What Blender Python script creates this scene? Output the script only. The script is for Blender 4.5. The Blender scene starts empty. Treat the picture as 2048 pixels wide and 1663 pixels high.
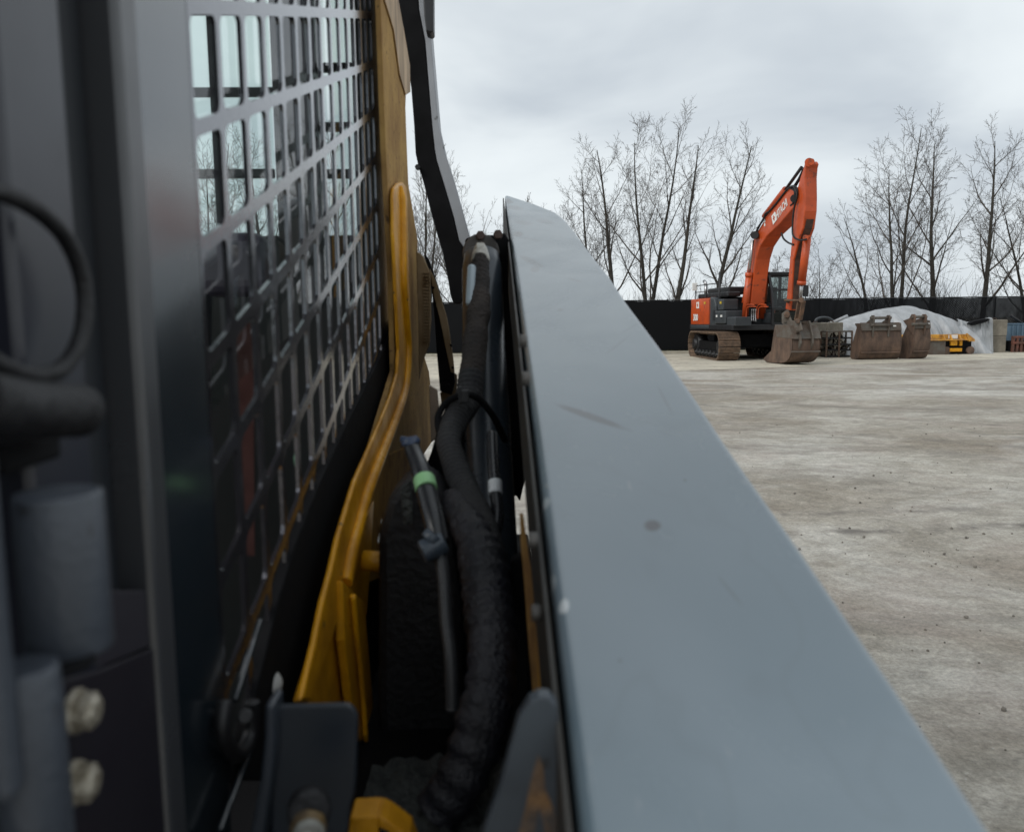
import bpy, math, random
from mathutils import Vector, Matrix, noise
scene = bpy.context.scene
R = math.radians
# ------------------------------------------------------------------ camera
F = 1600.0; CX = 1024.0; CY = 831.5
CAM = Vector((0, 0, 1.55))
ROT = Matrix.Rotation(R(-1.29), 3, 'Z') @ Matrix.Rotation(R(90 - 6.75), 3, 'X') @ Matrix.Rotation(R(-0.62), 3, 'Z')
cam_d = bpy.data.cameras.new('camera'); cam = bpy.data.objects.new('camera', cam_d)
scene.collection.objects.link(cam)
cam.matrix_world = Matrix.Translation(CAM) @ ROT.to_4x4()
cam_d.sensor_width = 36; cam_d.lens = F / 2048 * 36
cam_d.clip_start = 0.02; cam_d.clip_end = 3000
cam_d.dof.use_dof = True; cam_d.dof.focus_distance = 7.0; cam_d.dof.aperture_fstop = 6.2
scene.camera = cam
# ------------------------------------------------------------------ world: overcast sky
w = bpy.data.worlds.new('World'); scene.world = w; w.use_nodes = True
nt = w.node_tree; nt.nodes.clear()
out = nt.nodes.new('ShaderNodeOutputWorld'); bg = nt.nodes.new('ShaderNodeBackground')
sky = nt.nodes.new('ShaderNodeTexSky'); sky.sky_type = 'NISHITA'; sky.sun_disc = False
sky.sun_elevation = R(43); sky.sun_rotation = math.atan2(-.62, -.38); sky.dust_density = 3
sk = nt.nodes.new('ShaderNodeVectorMath'); sk.operation = 'SCALE'; sk.inputs[3].default_value = 0.07
tc = nt.nodes.new('ShaderNodeTexCoord')
mp = nt.nodes.new('ShaderNodeMapping'); mp.inputs['Scale'].default_value = (1.0, 1.0, 2.6); mp.inputs['Location'].default_value = (0.3, 1.7, 0.2)
n1 = nt.nodes.new('ShaderNodeTexNoise'); n1.inputs['Scale'].default_value = 2.1; n1.inputs['Detail'].default_value = 5; n1.inputs['Roughness'].default_value = 0.5; n1.inputs['Distortion'].default_value = 0.4
cr = nt.nodes.new('ShaderNodeValToRGB')
cr.color_ramp.elements[0].position = 0.3; cr.color_ramp.elements[0].color = (0.43, 0.475, 0.52, 1)
cr.color_ramp.elements[1].position = 0.68; cr.color_ramp.elements[1].color = (0.71, 0.755, 0.77, 1)
e = cr.color_ramp.elements.new(0.5); e.color = (0.62, 0.665, 0.69, 1)
mx = nt.nodes.new('ShaderNodeMix'); mx.data_type = 'RGBA'; mx.inputs[0].default_value = 0.93
L = nt.links
L.new(tc.outputs['Generated'], mp.inputs[0]); L.new(mp.outputs[0], n1.inputs['Vector']); L.new(n1.outputs['Fac'], cr.inputs[0])
L.new(sky.outputs[0], sk.inputs[0]); L.new(sk.outputs[0], mx.inputs[6]); L.new(cr.outputs[0], mx.inputs[7])
L.new(mx.outputs[2], bg.inputs[0]); bg.inputs[1].default_value = 1.0; L.new(bg.outputs[0], out.inputs[0])
sd = bpy.data.lights.new('sun', 'SUN'); sd.energy = 1.3; sd.angle = R(32); sd.color = (1, 0.97, 0.93)
sun = bpy.data.objects.new('sun', sd); scene.collection.objects.link(sun)
sun.rotation_euler = Vector((-.62, -.38, .69)).to_track_quat('Z', 'Y').to_euler()
vs = scene.view_settings; vs.view_transform = 'Standard'; vs.look = 'None'; vs.exposure = 0.42; vs.gamma = 1.0
# ------------------------------------------------------------------ projection helpers (only used to find world positions)
def ray(px, py):
    return ROT @ Vector(((px - CX) / F, -(py - CY) / F, -1.0))
def UY(px, py, Y):
    d = ray(px, py); return CAM + d * (Y / d.y)
def UX(px, py, X):
    d = ray(px, py); return CAM + d * (X / d.x)
def UG(px, py, z=0.0):
    d = ray(px, py); return CAM + d * ((z - CAM.z) / d.z)
def UP(px, py, O, n):
    d = ray(px, py); return CAM + d * ((O - CAM).dot(n) / d.dot(n))
# ------------------------------------------------------------------ materials
MATS = {}
def mat(name, col, rough=0.5, metal=0.0, var=0.25, vscale=6.0, col2=None, bump=0.0, bscale=60.0, spec=0.5, coat=0.0, stretch=(1, 1, 1), rvar=0.1, vlo=0.38, vhi=0.66, speck=None):
    if name in MATS: return MATS[name]
    m = bpy.data.materials.new(name); m.use_nodes = True; MATS[name] = m
    t = m.node_tree; b = t.nodes['Principled BSDF']; l = t.links
    b.inputs['Roughness'].default_value = rough; b.inputs['Metallic'].default_value = metal
    b.inputs['Specular IOR Level'].default_value = spec; b.inputs['Coat Weight'].default_value = coat
    b.inputs['Coat Roughness'].default_value = 0.12
    c = t.nodes.new('ShaderNodeTexCoord'); mp = t.nodes.new('ShaderNodeMapping'); mp.inputs['Scale'].default_value = stretch
    l.new(c.outputs['Object'], mp.inputs[0])
    n = t.nodes.new('ShaderNodeTexNoise'); n.inputs['Scale'].default_value = vscale; n.inputs['Detail'].default_value = 7; n.inputs['Roughness'].default_value = 0.62
    l.new(mp.outputs[0], n.inputs['Vector'])
    r = t.nodes.new('ShaderNodeValToRGB'); r.color_ramp.elements[0].position = vlo; r.color_ramp.elements[1].position = vhi
    if col2 is None: col2 = tuple(x * (1 - var) for x in col)
    r.color_ramp.elements[0].color = (*col2, 1); r.color_ramp.elements[1].color = (*col, 1)
    l.new(n.outputs['Fac'], r.inputs[0])
    src = r.outputs[0]
    if speck:
        sc, thr, scol = speck
        n3 = t.nodes.new('ShaderNodeTexNoise'); n3.inputs['Scale'].default_value = sc; n3.inputs['Detail'].default_value = 4
        l.new(mp.outputs[0], n3.inputs['Vector'])
        r3 = t.nodes.new('ShaderNodeValToRGB'); r3.color_ramp.elements[0].position = thr; r3.color_ramp.elements[1].position = thr + 0.05
        l.new(n3.outputs['Fac'], r3.inputs[0])
        mm = t.nodes.new('ShaderNodeMix'); mm.data_type = 'RGBA'; l.new(r3.outputs[0], mm.inputs[0]); l.new(src, mm.inputs[6]); mm.inputs[7].default_value = (*scol, 1)
        src = mm.outputs[2]
    l.new(src, b.inputs['Base Color'])
    if rvar:
        mr = t.nodes.new('ShaderNodeMapRange'); mr.inputs[3].default_value = min(1, rough + rvar); mr.inputs[4].default_value = max(0.03, rough - rvar)
        mr.inputs[1].default_value = 0.3; mr.inputs[2].default_value = 0.7
        l.new(n.outputs['Fac'], mr.inputs[0]); l.new(mr.outputs[0], b.inputs['Roughness'])
    if bump:
        n2 = t.nodes.new('ShaderNodeTexNoise'); n2.inputs['Scale'].default_value = bscale; n2.inputs['Detail'].default_value = 5
        l.new(mp.outputs[0], n2.inputs['Vector'])
        bp = t.nodes.new('ShaderNodeBump'); bp.inputs['Strength'].default_value = bump; bp.inputs['Distance'].default_value = 0.02
        l.new(n2.outputs['Fac'], bp.inputs['Height']); l.new(bp.outputs[0], b.inputs['Normal'])
    return m
def glassmat(name, tint, refl=1.0, rough=0.02):
    m = bpy.data.materials.new(name); m.use_nodes = True; t = m.node_tree; t.nodes.clear(); l = t.links
    o = t.nodes.new('ShaderNodeOutputMaterial'); tr = t.nodes.new('ShaderNodeBsdfTransparent'); tr.inputs[0].default_value = (*tint, 1)
    g = t.nodes.new('ShaderNodeBsdfGlossy'); g.inputs['Roughness'].default_value = rough; g.inputs['Color'].default_value = (refl, refl, refl, 1)
    f = t.nodes.new('ShaderNodeFresnel'); f.inputs['IOR'].default_value = 1.45
    x = t.nodes.new('ShaderNodeMixShader'); l.new(f.outputs[0], x.inputs[0]); l.new(tr.outputs[0], x.inputs[1]); l.new(g.outputs[0], x.inputs[2]); l.new(x.outputs[0], o.inputs[0])
    return m
M = dict(
 orange=mat('orange_paint', (0.54, 0.078, 0.014), 0.42, var=0.3, vscale=1.3, rvar=0.12, speck=(4.5, .64, (.24, .05, .02))),
 orange_dirty=mat('dirty_orange_paint', (0.50, 0.075, 0.015), 0.6, col2=(0.06, 0.035, 0.025), vscale=2.4, vlo=0.36, vhi=0.5),
 rust=mat('brown_rusty_steel', (0.15, 0.092, 0.062), 0.8, col2=(0.07, 0.046, 0.034), vscale=3.5, bump=0.4, bscale=25, stretch=(1, 1, .5)),
 rust_grey=mat('worn_grey_steel', (0.11, 0.105, 0.09), 0.7, col2=(0.085, 0.06, 0.045), vscale=3.0, bump=0.3, bscale=20),
 track=mat('rusty_track_steel', (0.21, 0.135, 0.085), 0.75, col2=(0.10, 0.07, 0.05), vscale=7, bump=0.3),
 black=mat('black_paint', (0.012, 0.012, 0.014), 0.5, var=0.4, vscale=4),
 blacker=mat('shade_black', (0.0025, 0.0025, 0.0035), 0.8, var=0.4, vscale=9, spec=0.2),  # near-black for black parts, and paints in shade where recesses are dark
 dgrey=mat('dark_grey_paint', (0.045, 0.052, 0.058), 0.45, var=0.35, vscale=3),
 chrome=mat('dull_chrome', (0.45, 0.45, 0.46), 0.3, metal=0.9, var=0.2),
 white=mat('white_lettering', (0.75, 0.75, 0.73), 0.5, var=0.1),
 rubber=mat('black_rubber', (0.005, 0.005, 0.007), 0.62, var=0.4, vscale=12, bump=0.2, bscale=90),
 conc=mat('weathered_concrete_block', (0.25, 0.225, 0.18), 0.9, col2=(0.14, 0.125, 0.10), vscale=2.2, bump=0.5, bscale=18),
 tarp=mat('pale_grey_tarp', (0.36, 0.375, 0.39), 0.5, var=0.3, vscale=1.8, bump=0.7, bscale=4, stretch=(1.6, 1, .6)),
 yellow=mat('yellow_paint', (0.70, 0.33, 0.010), 0.38, spec=.3, col2=(0.48, 0.21, 0.01), vscale=14, rvar=0.12, bump=0.12, bscale=70, speck=(42, .68, (.13, .075, .025))),
 yellow_dirty=mat('chipped_yellow_paint', (0.66, 0.33, 0.03), 0.6, col2=(0.28, 0.13, 0.04), vscale=3),
 bark=mat('dark_bark', (0.052, 0.046, 0.036), 0.9, var=0.35, vscale=5, bump=0.4, bscale=30, rvar=0),
 twig=mat('grey_brown_twigs', (0.085, 0.072, 0.06), 0.9, var=0.3, vscale=1.2, rvar=0),
 blue=mat('faded_blue_steel', (0.09, 0.15, 0.21), 0.6, var=0.3, vscale=2),
 redrust=mat('red_rust_steel', (0.16, 0.05, 0.03), 0.7, col2=(0.07, 0.035, 0.025), vscale=3),
 stone=mat('loose_stone', (0.20, 0.18, 0.15), 0.9, col2=(0.10, 0.09, 0.08), vscale=2),
)
glass_cab = glassmat('green_tinted_cab_glass', (0.84, 0.93, 0.91), 0.8)
glass_exc = glassmat('tinted_machine_glass', (0.35, 0.42, 0.40), 0.9)
# ------------------------------------------------------------------ mesh builder
class MB:
    def __init__(s): s.v = []; s.f = []; s.sm = []
    def add(s, vs, fs, smooth=False):
        b = len(s.v); s.v += [Vector(v) for v in vs]
        for f in fs: s.f.append([b + i for i in f]); s.sm.append(smooth)
    def prism(s, pts, ext, smooth=False):
        n = len(pts); pts = [Vector(p) for p in pts]; ext = Vector(ext)
        vs = pts + [p + ext for p in pts]
        fs = [list(range(n)), list(range(2 * n - 1, n - 1, -1))]
        s.add(vs, fs); b = len(s.v) - 2 * n
        for i in range(n):
            j = (i + 1) % n; s.f.append([b + i, b + i + n, b + j + n, b + j]); s.sm.append(smooth)
    def box(s, c, d, ax=None):
        c = Vector(c); X, Y, Z = ax if ax else (Vector((1, 0, 0)), Vector((0, 1, 0)), Vector((0, 0, 1)))
        vs = []
        for k in (-1, 1):
            for (i, j) in ((-1, -1), (1, -1), (1, 1), (-1, 1)):
                vs.append(c + X * (i * d[0] / 2) + Y * (j * d[1] / 2) + Z * (k * d[2] / 2))
        s.add(vs, [(0, 3, 2, 1), (4, 5, 6, 7), (0, 1, 5, 4), (1, 2, 6, 5), (2, 3, 7, 6), (3, 0, 4, 7)])
    def tube(s, path, rad, n=12, caps=True, smooth=True, squash=None):
        path = [Vector(p) for p in path]; m = len(path)
        if not hasattr(rad, '__len__'): rad = [rad] * m
        t0 = (path[1] - path[0]).normalized()
        up = Vector((0, 0, 1)) if abs(t0.z) < 0.9 else Vector((1, 0, 0))
        a = t0.cross(up).normalized(); vs = []
        for i in range(m):
            t = (path[min(i + 1, m - 1)] - path[max(i - 1, 0)])
            if t.length < 1e-9: t = t0
            t = t.normalized(); a = (a - t * a.dot(t)).normalized(); b = t.cross(a)
            for k in range(n):
                q = 2 * math.pi * k / n
                vs.append(path[i] + (a * math.cos(q) + b * math.sin(q)) * rad[i])
        fs = []
        for i in range(m - 1):
            for k in range(n):
                kk = (k + 1) % n; fs.append((i * n + k, i * n + kk, (i + 1) * n + kk, (i + 1) * n + k))
        s.add(vs, fs, smooth); b = len(s.v) - m * n
        if caps:
            s.f.append([b + k for k in range(n - 1, -1, -1)]); s.sm.append(False)
            s.f.append([b + (m - 1) * n + k for k in range(n)]); s.sm.append(False)
    def cyl(s, a, b, r, n=16, r2=None): s.tube([a, b], [r, r if r2 is None else r2], n)
    def beam(s, a, b, w, h, up=(0, 0, 1)):
        a = Vector(a); b = Vector(b); t = (b - a).normalized(); up = Vector(up)
        x = t.cross(up).normalized(); z = x.cross(t)
        s.box((a + b) / 2, (w, (b - a).length, h), (x, t, z))
    def build(s, name, m, parent=None, bevel=0.0, seg=2):
        me = bpy.data.meshes.new(name)
        off = parent_loc(parent) if parent else Vector((0, 0, 0))
        me.from_pydata([tuple(v - off) for v in s.v], [], s.f); me.validate(); me.update()
        if len(me.polygons) == len(s.sm): me.polygons.foreach_set('use_smooth', s.sm)
        me.materials.append(m)
        o = bpy.data.objects.new(name, me); scene.collection.objects.link(o)
        if parent: o.parent = parent
        if bevel:
            bm = o.modifiers.new('bevel', 'BEVEL'); bm.width = bevel; bm.segments = seg; bm.limit_method = 'ANGLE'; bm.angle_limit = R(35); bm.harden_normals = False
        return o
def parent_loc(p):
    v = Vector((0, 0, 0))
    while p: v += p.location; p = p.parent
    return v
def tag(o, label=None, cat=None, group=None, kind=None):
    if label: o['label'] = label
    if cat: o['category'] = cat
    if group: o['group'] = group
    if kind: o['kind'] = kind
    return o
def thing(name, loc, label, cat, group=None):
    o = bpy.data.objects.new(name, None); scene.collection.objects.link(o); o.location = Vector(loc); o.empty_display_size = 0.2
    return tag(o, label, cat, group)
def spline(pts, k=8):
    pts = [Vector(p) for p in pts]; P = [pts[0]] + pts + [pts[-1]]; o = []
    for i in range(1, len(P) - 2):
        for j in range(k):
            t = j / k; a, b, c, d = P[i - 1], P[i], P[i + 1], P[i + 2]
            o.append(0.5 * ((2 * b) + (c - a) * t + (2 * a - 5 * b + 4 * c - d) * t * t + (3 * b - a - 3 * c + d) * t ** 3))
    o.append(P[-2]); return o
def text_mesh(name, s, size, loc, X, Yv, m, parent, ext=0.004, bold=0.0, fit=None):
    c = bpy.data.curves.new(name, 'FONT'); c.body = s; c.size = size; c.extrude = ext; c.offset = bold; c.align_x = 'LEFT'
    o = bpy.data.objects.new(name, c); scene.collection.objects.link(o)
    bpy.context.view_layer.update()
    me = bpy.data.meshes.new_from_object(o.evaluated_get(bpy.context.evaluated_depsgraph_get()))
    bpy.data.objects.remove(o); X = Vector(X).normalized(); Yv = Vector(Yv); Yv = (Yv - X * Yv.dot(X)).normalized(); Z = X.cross(Yv)
    mw = Matrix((X, Yv, Z)).transposed().to_4x4(); mw.translation = Vector(loc) - parent_loc(parent)
    if fit:
        wx = max(v.co.x for v in me.vertices)
        for v in me.vertices: v.co.x *= fit / wx
    me.transform(mw); me.materials.clear(); me.materials.append(m)
    q = bpy.data.objects.new(name, me); scene.collection.objects.link(q); q.parent = parent
    return q
#GROUND
# ------------------------------------------------------------------ ground
def ground_mat():
    m = bpy.data.materials.new('worn_yard_surface'); m.use_nodes = True; t = m.node_tree; b = t.nodes['Principled BSDF']; l = t.links
    c = t.nodes.new('ShaderNodeTexCoord')
    def noi(sc, det, ro, st=(1, 1, 1), dist=0, loc=(0, 0, 0)):
        mp = t.nodes.new('ShaderNodeMapping'); mp.inputs['Scale'].default_value = st; mp.inputs['Location'].default_value = loc
        l.new(c.outputs['Object'], mp.inputs[0]); n = t.nodes.new('ShaderNodeTexNoise'); n.inputs['Scale'].default_value = sc
        n.inputs['Detail'].default_value = det; n.inputs['Roughness'].default_value = ro; n.inputs['Distortion'].default_value = dist
        l.new(mp.outputs[0], n.inputs['Vector']); return n.outputs['Fac']
    def ramp(src, a, b_, ca, cb):
        r = t.nodes.new('ShaderNodeValToRGB'); r.color_ramp.elements[0].position = a; r.color_ramp.elements[1].position = b_
        r.color_ramp.elements[0].color = (*ca, 1); r.color_ramp.elements[1].color = (*cb, 1); l.new(src, r.inputs[0]); return r.outputs[0]
    def mix(f, a, b_, mode='MIX', fac=None):
        x = t.nodes.new('ShaderNodeMix'); x.data_type = 'RGBA'; x.blend_type = mode
        if fac is not None: x.inputs[0].default_value = fac
        if f is not None: l.new(f, x.inputs[0])
        l.new(a, x.inputs[6])
        if isinstance(b_, tuple): x.inputs[7].default_value = (*b_, 1)
        else: l.new(b_, x.inputs[7])
        return x.outputs[2]
    base = ramp(noi(0.35, 9, 0.62, (1, 1.1, 1), 0.6), 0.36, 0.62, (0.27, 0.237, 0.19), (0.44, 0.418, 0.37))
    pale = noi(0.22, 10, 0.66, (0.85, 1.1, 1), 1.0, (7, 3, 0)); pf = ramp(pale, 0.50, 0.64, (0, 0, 0), (1, 1, 1))
    col = mix(pf, base, (0.53, 0.51, 0.465))
    mid = ramp(noi(1.5, 9, 0.72, (0.9, 1.1, 1), 1.0, (3, 5, 0)), 0.34, 0.66, (0.68, 0.66, 0.62), (1.18, 1.18, 1.18)); col = mix(None, col, mid, 'MULTIPLY', 0.9)
    mid2 = ramp(noi(8, 7, 0.78, (1, 1, 1), 0.5, (8, 5, 0)), 0.34, 0.64, (0.62, 0.61, 0.6), (1.2, 1.2, 1.2)); col = mix(None, col, mid2, 'MULTIPLY', 0.8)
    dk = noi(0.5, 11, 0.7, (0.8, 1.2, 1), 1.2, (1, 9, 0)); df = ramp(dk, 0.52, 0.66, (0, 0, 0), (0.8, 0.8, 0.8))
    col = mix(df, col, (0.17, 0.15, 0.125))
    pk = ramp(noi(0.9, 6, 0.6, (1, 1, 1), 0.3, (4, 4, 1)), 0.5, 0.72, (0, 0, 0), (0.35, 0.35, 0.35)); col = mix(pk, col, (0.34, 0.27, 0.235))
    fine = ramp(noi(40, 8, 0.82), 0.32, 0.68, (0.42, 0.42, 0.42), (1.4, 1.4, 1.4)); col = mix(None, col, fine, 'MULTIPLY', 0.8)
    v = t.nodes.new('ShaderNodeTexVoronoi'); v.inputs['Scale'].default_value = 34; l.new(c.outputs['Object'], v.inputs['Vector'])
    sp = ramp(v.outputs['Distance'], 0.10, 0.2, (1, 1, 1), (0, 0, 0))
    sel = ramp(noi(9, 3, 0.6, (1, 1, 1), 0, (2, 2, 2)), 0.54, 0.62, (0, 0, 0), (0.5, 0.5, 0.5))
    x = t.nodes.new('ShaderNodeMath'); x.operation = 'MULTIPLY'; l.new(sp, x.inputs[0]); l.new(sel, x.inputs[1]); col = mix(x.outputs[0], col, (0.5, 0.49, 0.46))
    # worn tyre arcs and one dirty seam across the yard
    def arc(cx, cy, rad, wid, dark):
        nonlocal col
        s1 = t.nodes.new('ShaderNodeVectorMath'); s1.operation = 'DISTANCE'; l.new(c.outputs['Object'], s1.inputs[0]); s1.inputs[1].default_value = (cx, cy, 0)
        nz = t.nodes.new('ShaderNodeMath'); nz.operation = 'MULTIPLY_ADD'; l.new(noi(1.1, 5, .6), nz.inputs[0]); nz.inputs[1].default_value = wid * 3; l.new(s1.outputs['Value'], nz.inputs[2])
        s2 = t.nodes.new('ShaderNodeMath'); s2.operation = 'SUBTRACT'; l.new(nz.outputs[0], s2.inputs[0]); s2.inputs[1].default_value = rad + wid * 1.5
        s3 = t.nodes.new('ShaderNodeMath'); s3.operation = 'ABSOLUTE'; l.new(s2.outputs[0], s3.inputs[0])
        m3 = t.nodes.new('ShaderNodeMapRange'); m3.inputs[1].default_value = wid; m3.inputs[2].default_value = wid * .2; m3.inputs[3].default_value = 0; m3.inputs[4].default_value = dark; l.new(s3.outputs[0], m3.inputs[0])
        s4 = t.nodes.new('ShaderNodeMath'); s4.operation = 'MULTIPLY'; l.new(m3.outputs[0], s4.inputs[0]); mk = t.nodes.new('ShaderNodeMapRange'); mk.inputs[1].default_value = .42; mk.inputs[2].default_value = .6; l.new(noi(3.1, 6, .7, (1, 1, 1), .4, (2, 8, 0)), mk.inputs[0]); l.new(mk.outputs[0], s4.inputs[1])
        col = mix(s4.outputs[0], col, (0.13, 0.115, 0.10))
    arc(4, -13.5, 19.2, .13, .95); arc(4, -13.5, 19.75, .1, .6); arc(22, 30, 24, .22, .5); arc(22, 30, 26.0, .22, .5); arc(-6, 2, 13.2, .2, .45); arc(-6, 2, 15.0, .2, .45); arc(9, -40, 58, .3, .4)
    l.new(col, b.inputs['Base Color']); b.inputs['Roughness'].default_value = 0.85
    rr = ramp(pale, 0.42, 0.62, (0.9, 0.9, 0.9), (0.55, 0.55, 0.55)); l.new(rr, b.inputs['Roughness'])
    bp = t.nodes.new('ShaderNodeBump'); bp.inputs['Strength'].default_value = 0.8; bp.inputs['Distance'].default_value = 0.02
    l.new(noi(30, 10, 0.78), bp.inputs['Height']); 
    bp2 = t.nodes.new('ShaderNodeBump'); bp2.inputs['Strength'].default_value = 0.35; bp2.inputs['Distance'].default_value = 0.08
    l.new(noi(1.6, 6, 0.6, (1, 1, 1), 0.8), bp2.inputs['Height']); l.new(bp.outputs[0], bp2.inputs['Normal']); l.new(bp2.outputs[0], b.inputs['Normal'])
    return m
g = MB(); g.add([(-600, -300, 0), (600, -300, 0), (600, 1200, 0), (-600, 1200, 0)], [(0, 1, 2, 3)])
tag(g.build('ground', ground_mat()), kind='structure')
FY = 36.8
def fy(x): return FY
a = UG(1350, 742); b_ = UG(2048, 716); d = (b_ - a) / (b_.x - a.x)
p0 = a + d * (-30 - a.x); p1 = a + d * (22 - a.x)
cs = MB(); cs.add([(p0.x, p0.y, .004), (p1.x, p1.y, .004), (40, p1.y, .004), (40, FY - .45, .004), (-30, FY - .45, .004)], [(0, 1, 2, 3, 4)])
tag(cs.build('concrete_apron', mat('apron_concrete', (0.50, 0.46, 0.37), 0.9, col2=(0.36, 0.33, 0.27), vscale=.8, bump=.3, bscale=14, speck=(3, .62, (.2, .17, .14)))), kind='structure')
kb = MB(); kb.box((5, FY - .36, .06), (90, .18, .12)); tag(kb.build('kerb', mat('kerb_concrete', (0.42, 0.39, 0.32), 0.9, var=.3, vscale=3), bevel=.015), kind='structure')
gs = MB(); gs.add([(-60, FY - .27, .03), (80, FY - .27, .03), (80, 110, .03), (-60, 110, .03)], [(0, 1, 2, 3)])
tag(gs.build('grass_verge', mat('dull_verge_earth', (0.10, 0.105, 0.05), 0.95, col2=(0.09, 0.075, 0.05), vscale=1.5, bump=.8, bscale=8)), kind='structure')
random.seed(4)
gr = MB()
for i in range(9000):
    x = random.uniform(-16, 24); y = random.uniform(FY - .25, FY + .0); h = random.uniform(.05, .16); dx = random.uniform(-.05, .05)
    gr.add([(x, y, .03), (x + .02, y, .03), (x + dx, y + random.uniform(-.03, .03), .03 + h)], [(0, 1, 2)])
tag(gr.build('grass', mat('verge_grass', (0.12, 0.14, 0.05), .9, col2=(.11, .09, .04), vscale=.6)), 'short dull green grass along the foot of the black fence', 'grass', kind='stuff')
ls = MB()
def stone(c, r):
    t = (1 + 5 ** .5) / 2
    vs = [(-1, t, 0), (1, t, 0), (-1, -t, 0), (1, -t, 0), (0, -1, t), (0, 1, t), (0, -1, -t), (0, 1, -t), (t, 0, -1), (t, 0, 1), (-t, 0, -1), (-t, 0, 1)]
    fs = [(0, 11, 5), (0, 5, 1), (0, 1, 7), (0, 7, 10), (0, 10, 11), (1, 5, 9), (5, 11, 4), (11, 10, 2), (10, 7, 6), (7, 1, 8), (3, 9, 4), (3, 4, 2), (3, 2, 6), (3, 6, 8), (3, 8, 9), (4, 9, 5), (2, 4, 11), (6, 2, 10), (8, 6, 7), (9, 8, 1)]
    ls.add([Vector(c) + Vector(v) * r * .52 * random.uniform(.7, 1.2) for v in vs], fs)
for i in range(190):
    px = random.uniform(1350, 2100)
    if random.random() < .45:
        py = random.choice([random.gauss(858, 12), random.gauss(1075, 16), random.gauss(1115, 14), random.gauss(945, 20)]); px = random.gauss(random.choice([1480, 1850, 1950]), 90)
    else: py = random.uniform(770, 1500)
    if py < 755: continue
    p = UG(px, py); r = random.choice((.004, .005, .006, .008, .012)); stone((p.x, p.y, r * .4), r)
tag(ls.build('loose_stones', M['stone']), 'small dark stones scattered over the worn grey yard', 'stones', kind='stuff')
#FENCE
# ------------------------------------------------------------------ fence
fr = thing('privacy_fence', (0, FY, 0), 'long black chain link fence with dark privacy screen behind the excavator', 'fence')
fm = bpy.data.materials.new('black_privacy_screen'); fm.use_nodes = True; t = fm.node_tree; l = t.links; b = t.nodes['Principled BSDF']; o = t.nodes['Material Output']
b.inputs['Base Color'].default_value = (.0045, .005, .006, 1); b.inputs['Roughness'].default_value = .8; b.inputs['Specular IOR Level'].default_value = .15
c = t.nodes.new('ShaderNodeTexCoord'); sx = t.nodes.new('ShaderNodeSeparateXYZ'); l.new(c.outputs['Object'], sx.inputs[0])
def mth(op, a, b2=None):
    n = t.nodes.new('ShaderNodeMath'); n.operation = op
    for i, q in enumerate((a, b2)):
        if q is None: continue
        if isinstance(q, (int, float)): n.inputs[i].default_value = q
        else: l.new(q, n.inputs[i])
    return n.outputs[0]
p = mth('ADD', sx.outputs[0], sx.outputs[2]); q = mth('SUBTRACT', sx.outputs[0], sx.outputs[2])
def lat(s): return mth('LESS_THAN', mth('ABSOLUTE', mth('SUBTRACT', mth('FRACT', mth('MULTIPLY', s, 9.0)), .5)), .36)
hole = mth('MULTIPLY', lat(p), lat(q))
nn = t.nodes.new('ShaderNodeTexNoise'); nn.inputs['Scale'].default_value = .5; nn.inputs['Detail'].default_value = 4; l.new(c.outputs['Object'], nn.inputs['Vector'])
mr = t.nodes.new('ShaderNodeMapRange'); mr.inputs[1].default_value = 13; mr.inputs[2].default_value = 24; mr.inputs[3].default_value = .0; mr.inputs[4].default_value = .11; l.new(sx.outputs[0], mr.inputs[0])
tf = mth('MULTIPLY', mth('MULTIPLY', hole, mr.outputs[0]), mth('ADD', nn.outputs['Fac'], .4))
tr = t.nodes.new('ShaderNodeBsdfTransparent'); ms = t.nodes.new('ShaderNodeMixShader'); l.new(tf, ms.inputs[0]); l.new(b.outputs[0], ms.inputs[1]); l.new(tr.outputs[0], ms.inputs[2]); l.new(ms.outputs[0], o.inputs[0])
H = 2.42
s_ = MB(); nx = 500
vs = []; fs = []
for i in range(nx + 1):
    x = -30 + 64 * i / nx
    sag = .02 * math.sin(x * 2.07) ** 2
    for j in range(5):
        z = .05 + (H - .07 - sag) * j / 4; vs.append((x, FY - .05 + .06 * noise.noise(Vector((x * .9, z * .8, 0))), z))
for i in range(nx):
    for j in range(4): k = i * 5 + j; fs.append((k, k + 5, k + 6, k + 1))
s_.add(vs, fs, True); s_.build('privacy_screen', fm, fr)
rl = MB(); rl.cyl((-30, FY + .03, H), (34, FY + .03, H), .028, 8); rl.build('top_rail', M['black'], fr)
x = -28.6
while x < 34:
    pm = MB(); pm.cyl((x, FY + .03, 0), (x, FY + .03, H + .02), .04, 10); pm.cyl((x, FY + .03, H), (x, FY + .03, H + .06), .05, 10, .02); pm.build('fence_post', M['black'], fr); x += 3.05
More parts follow.
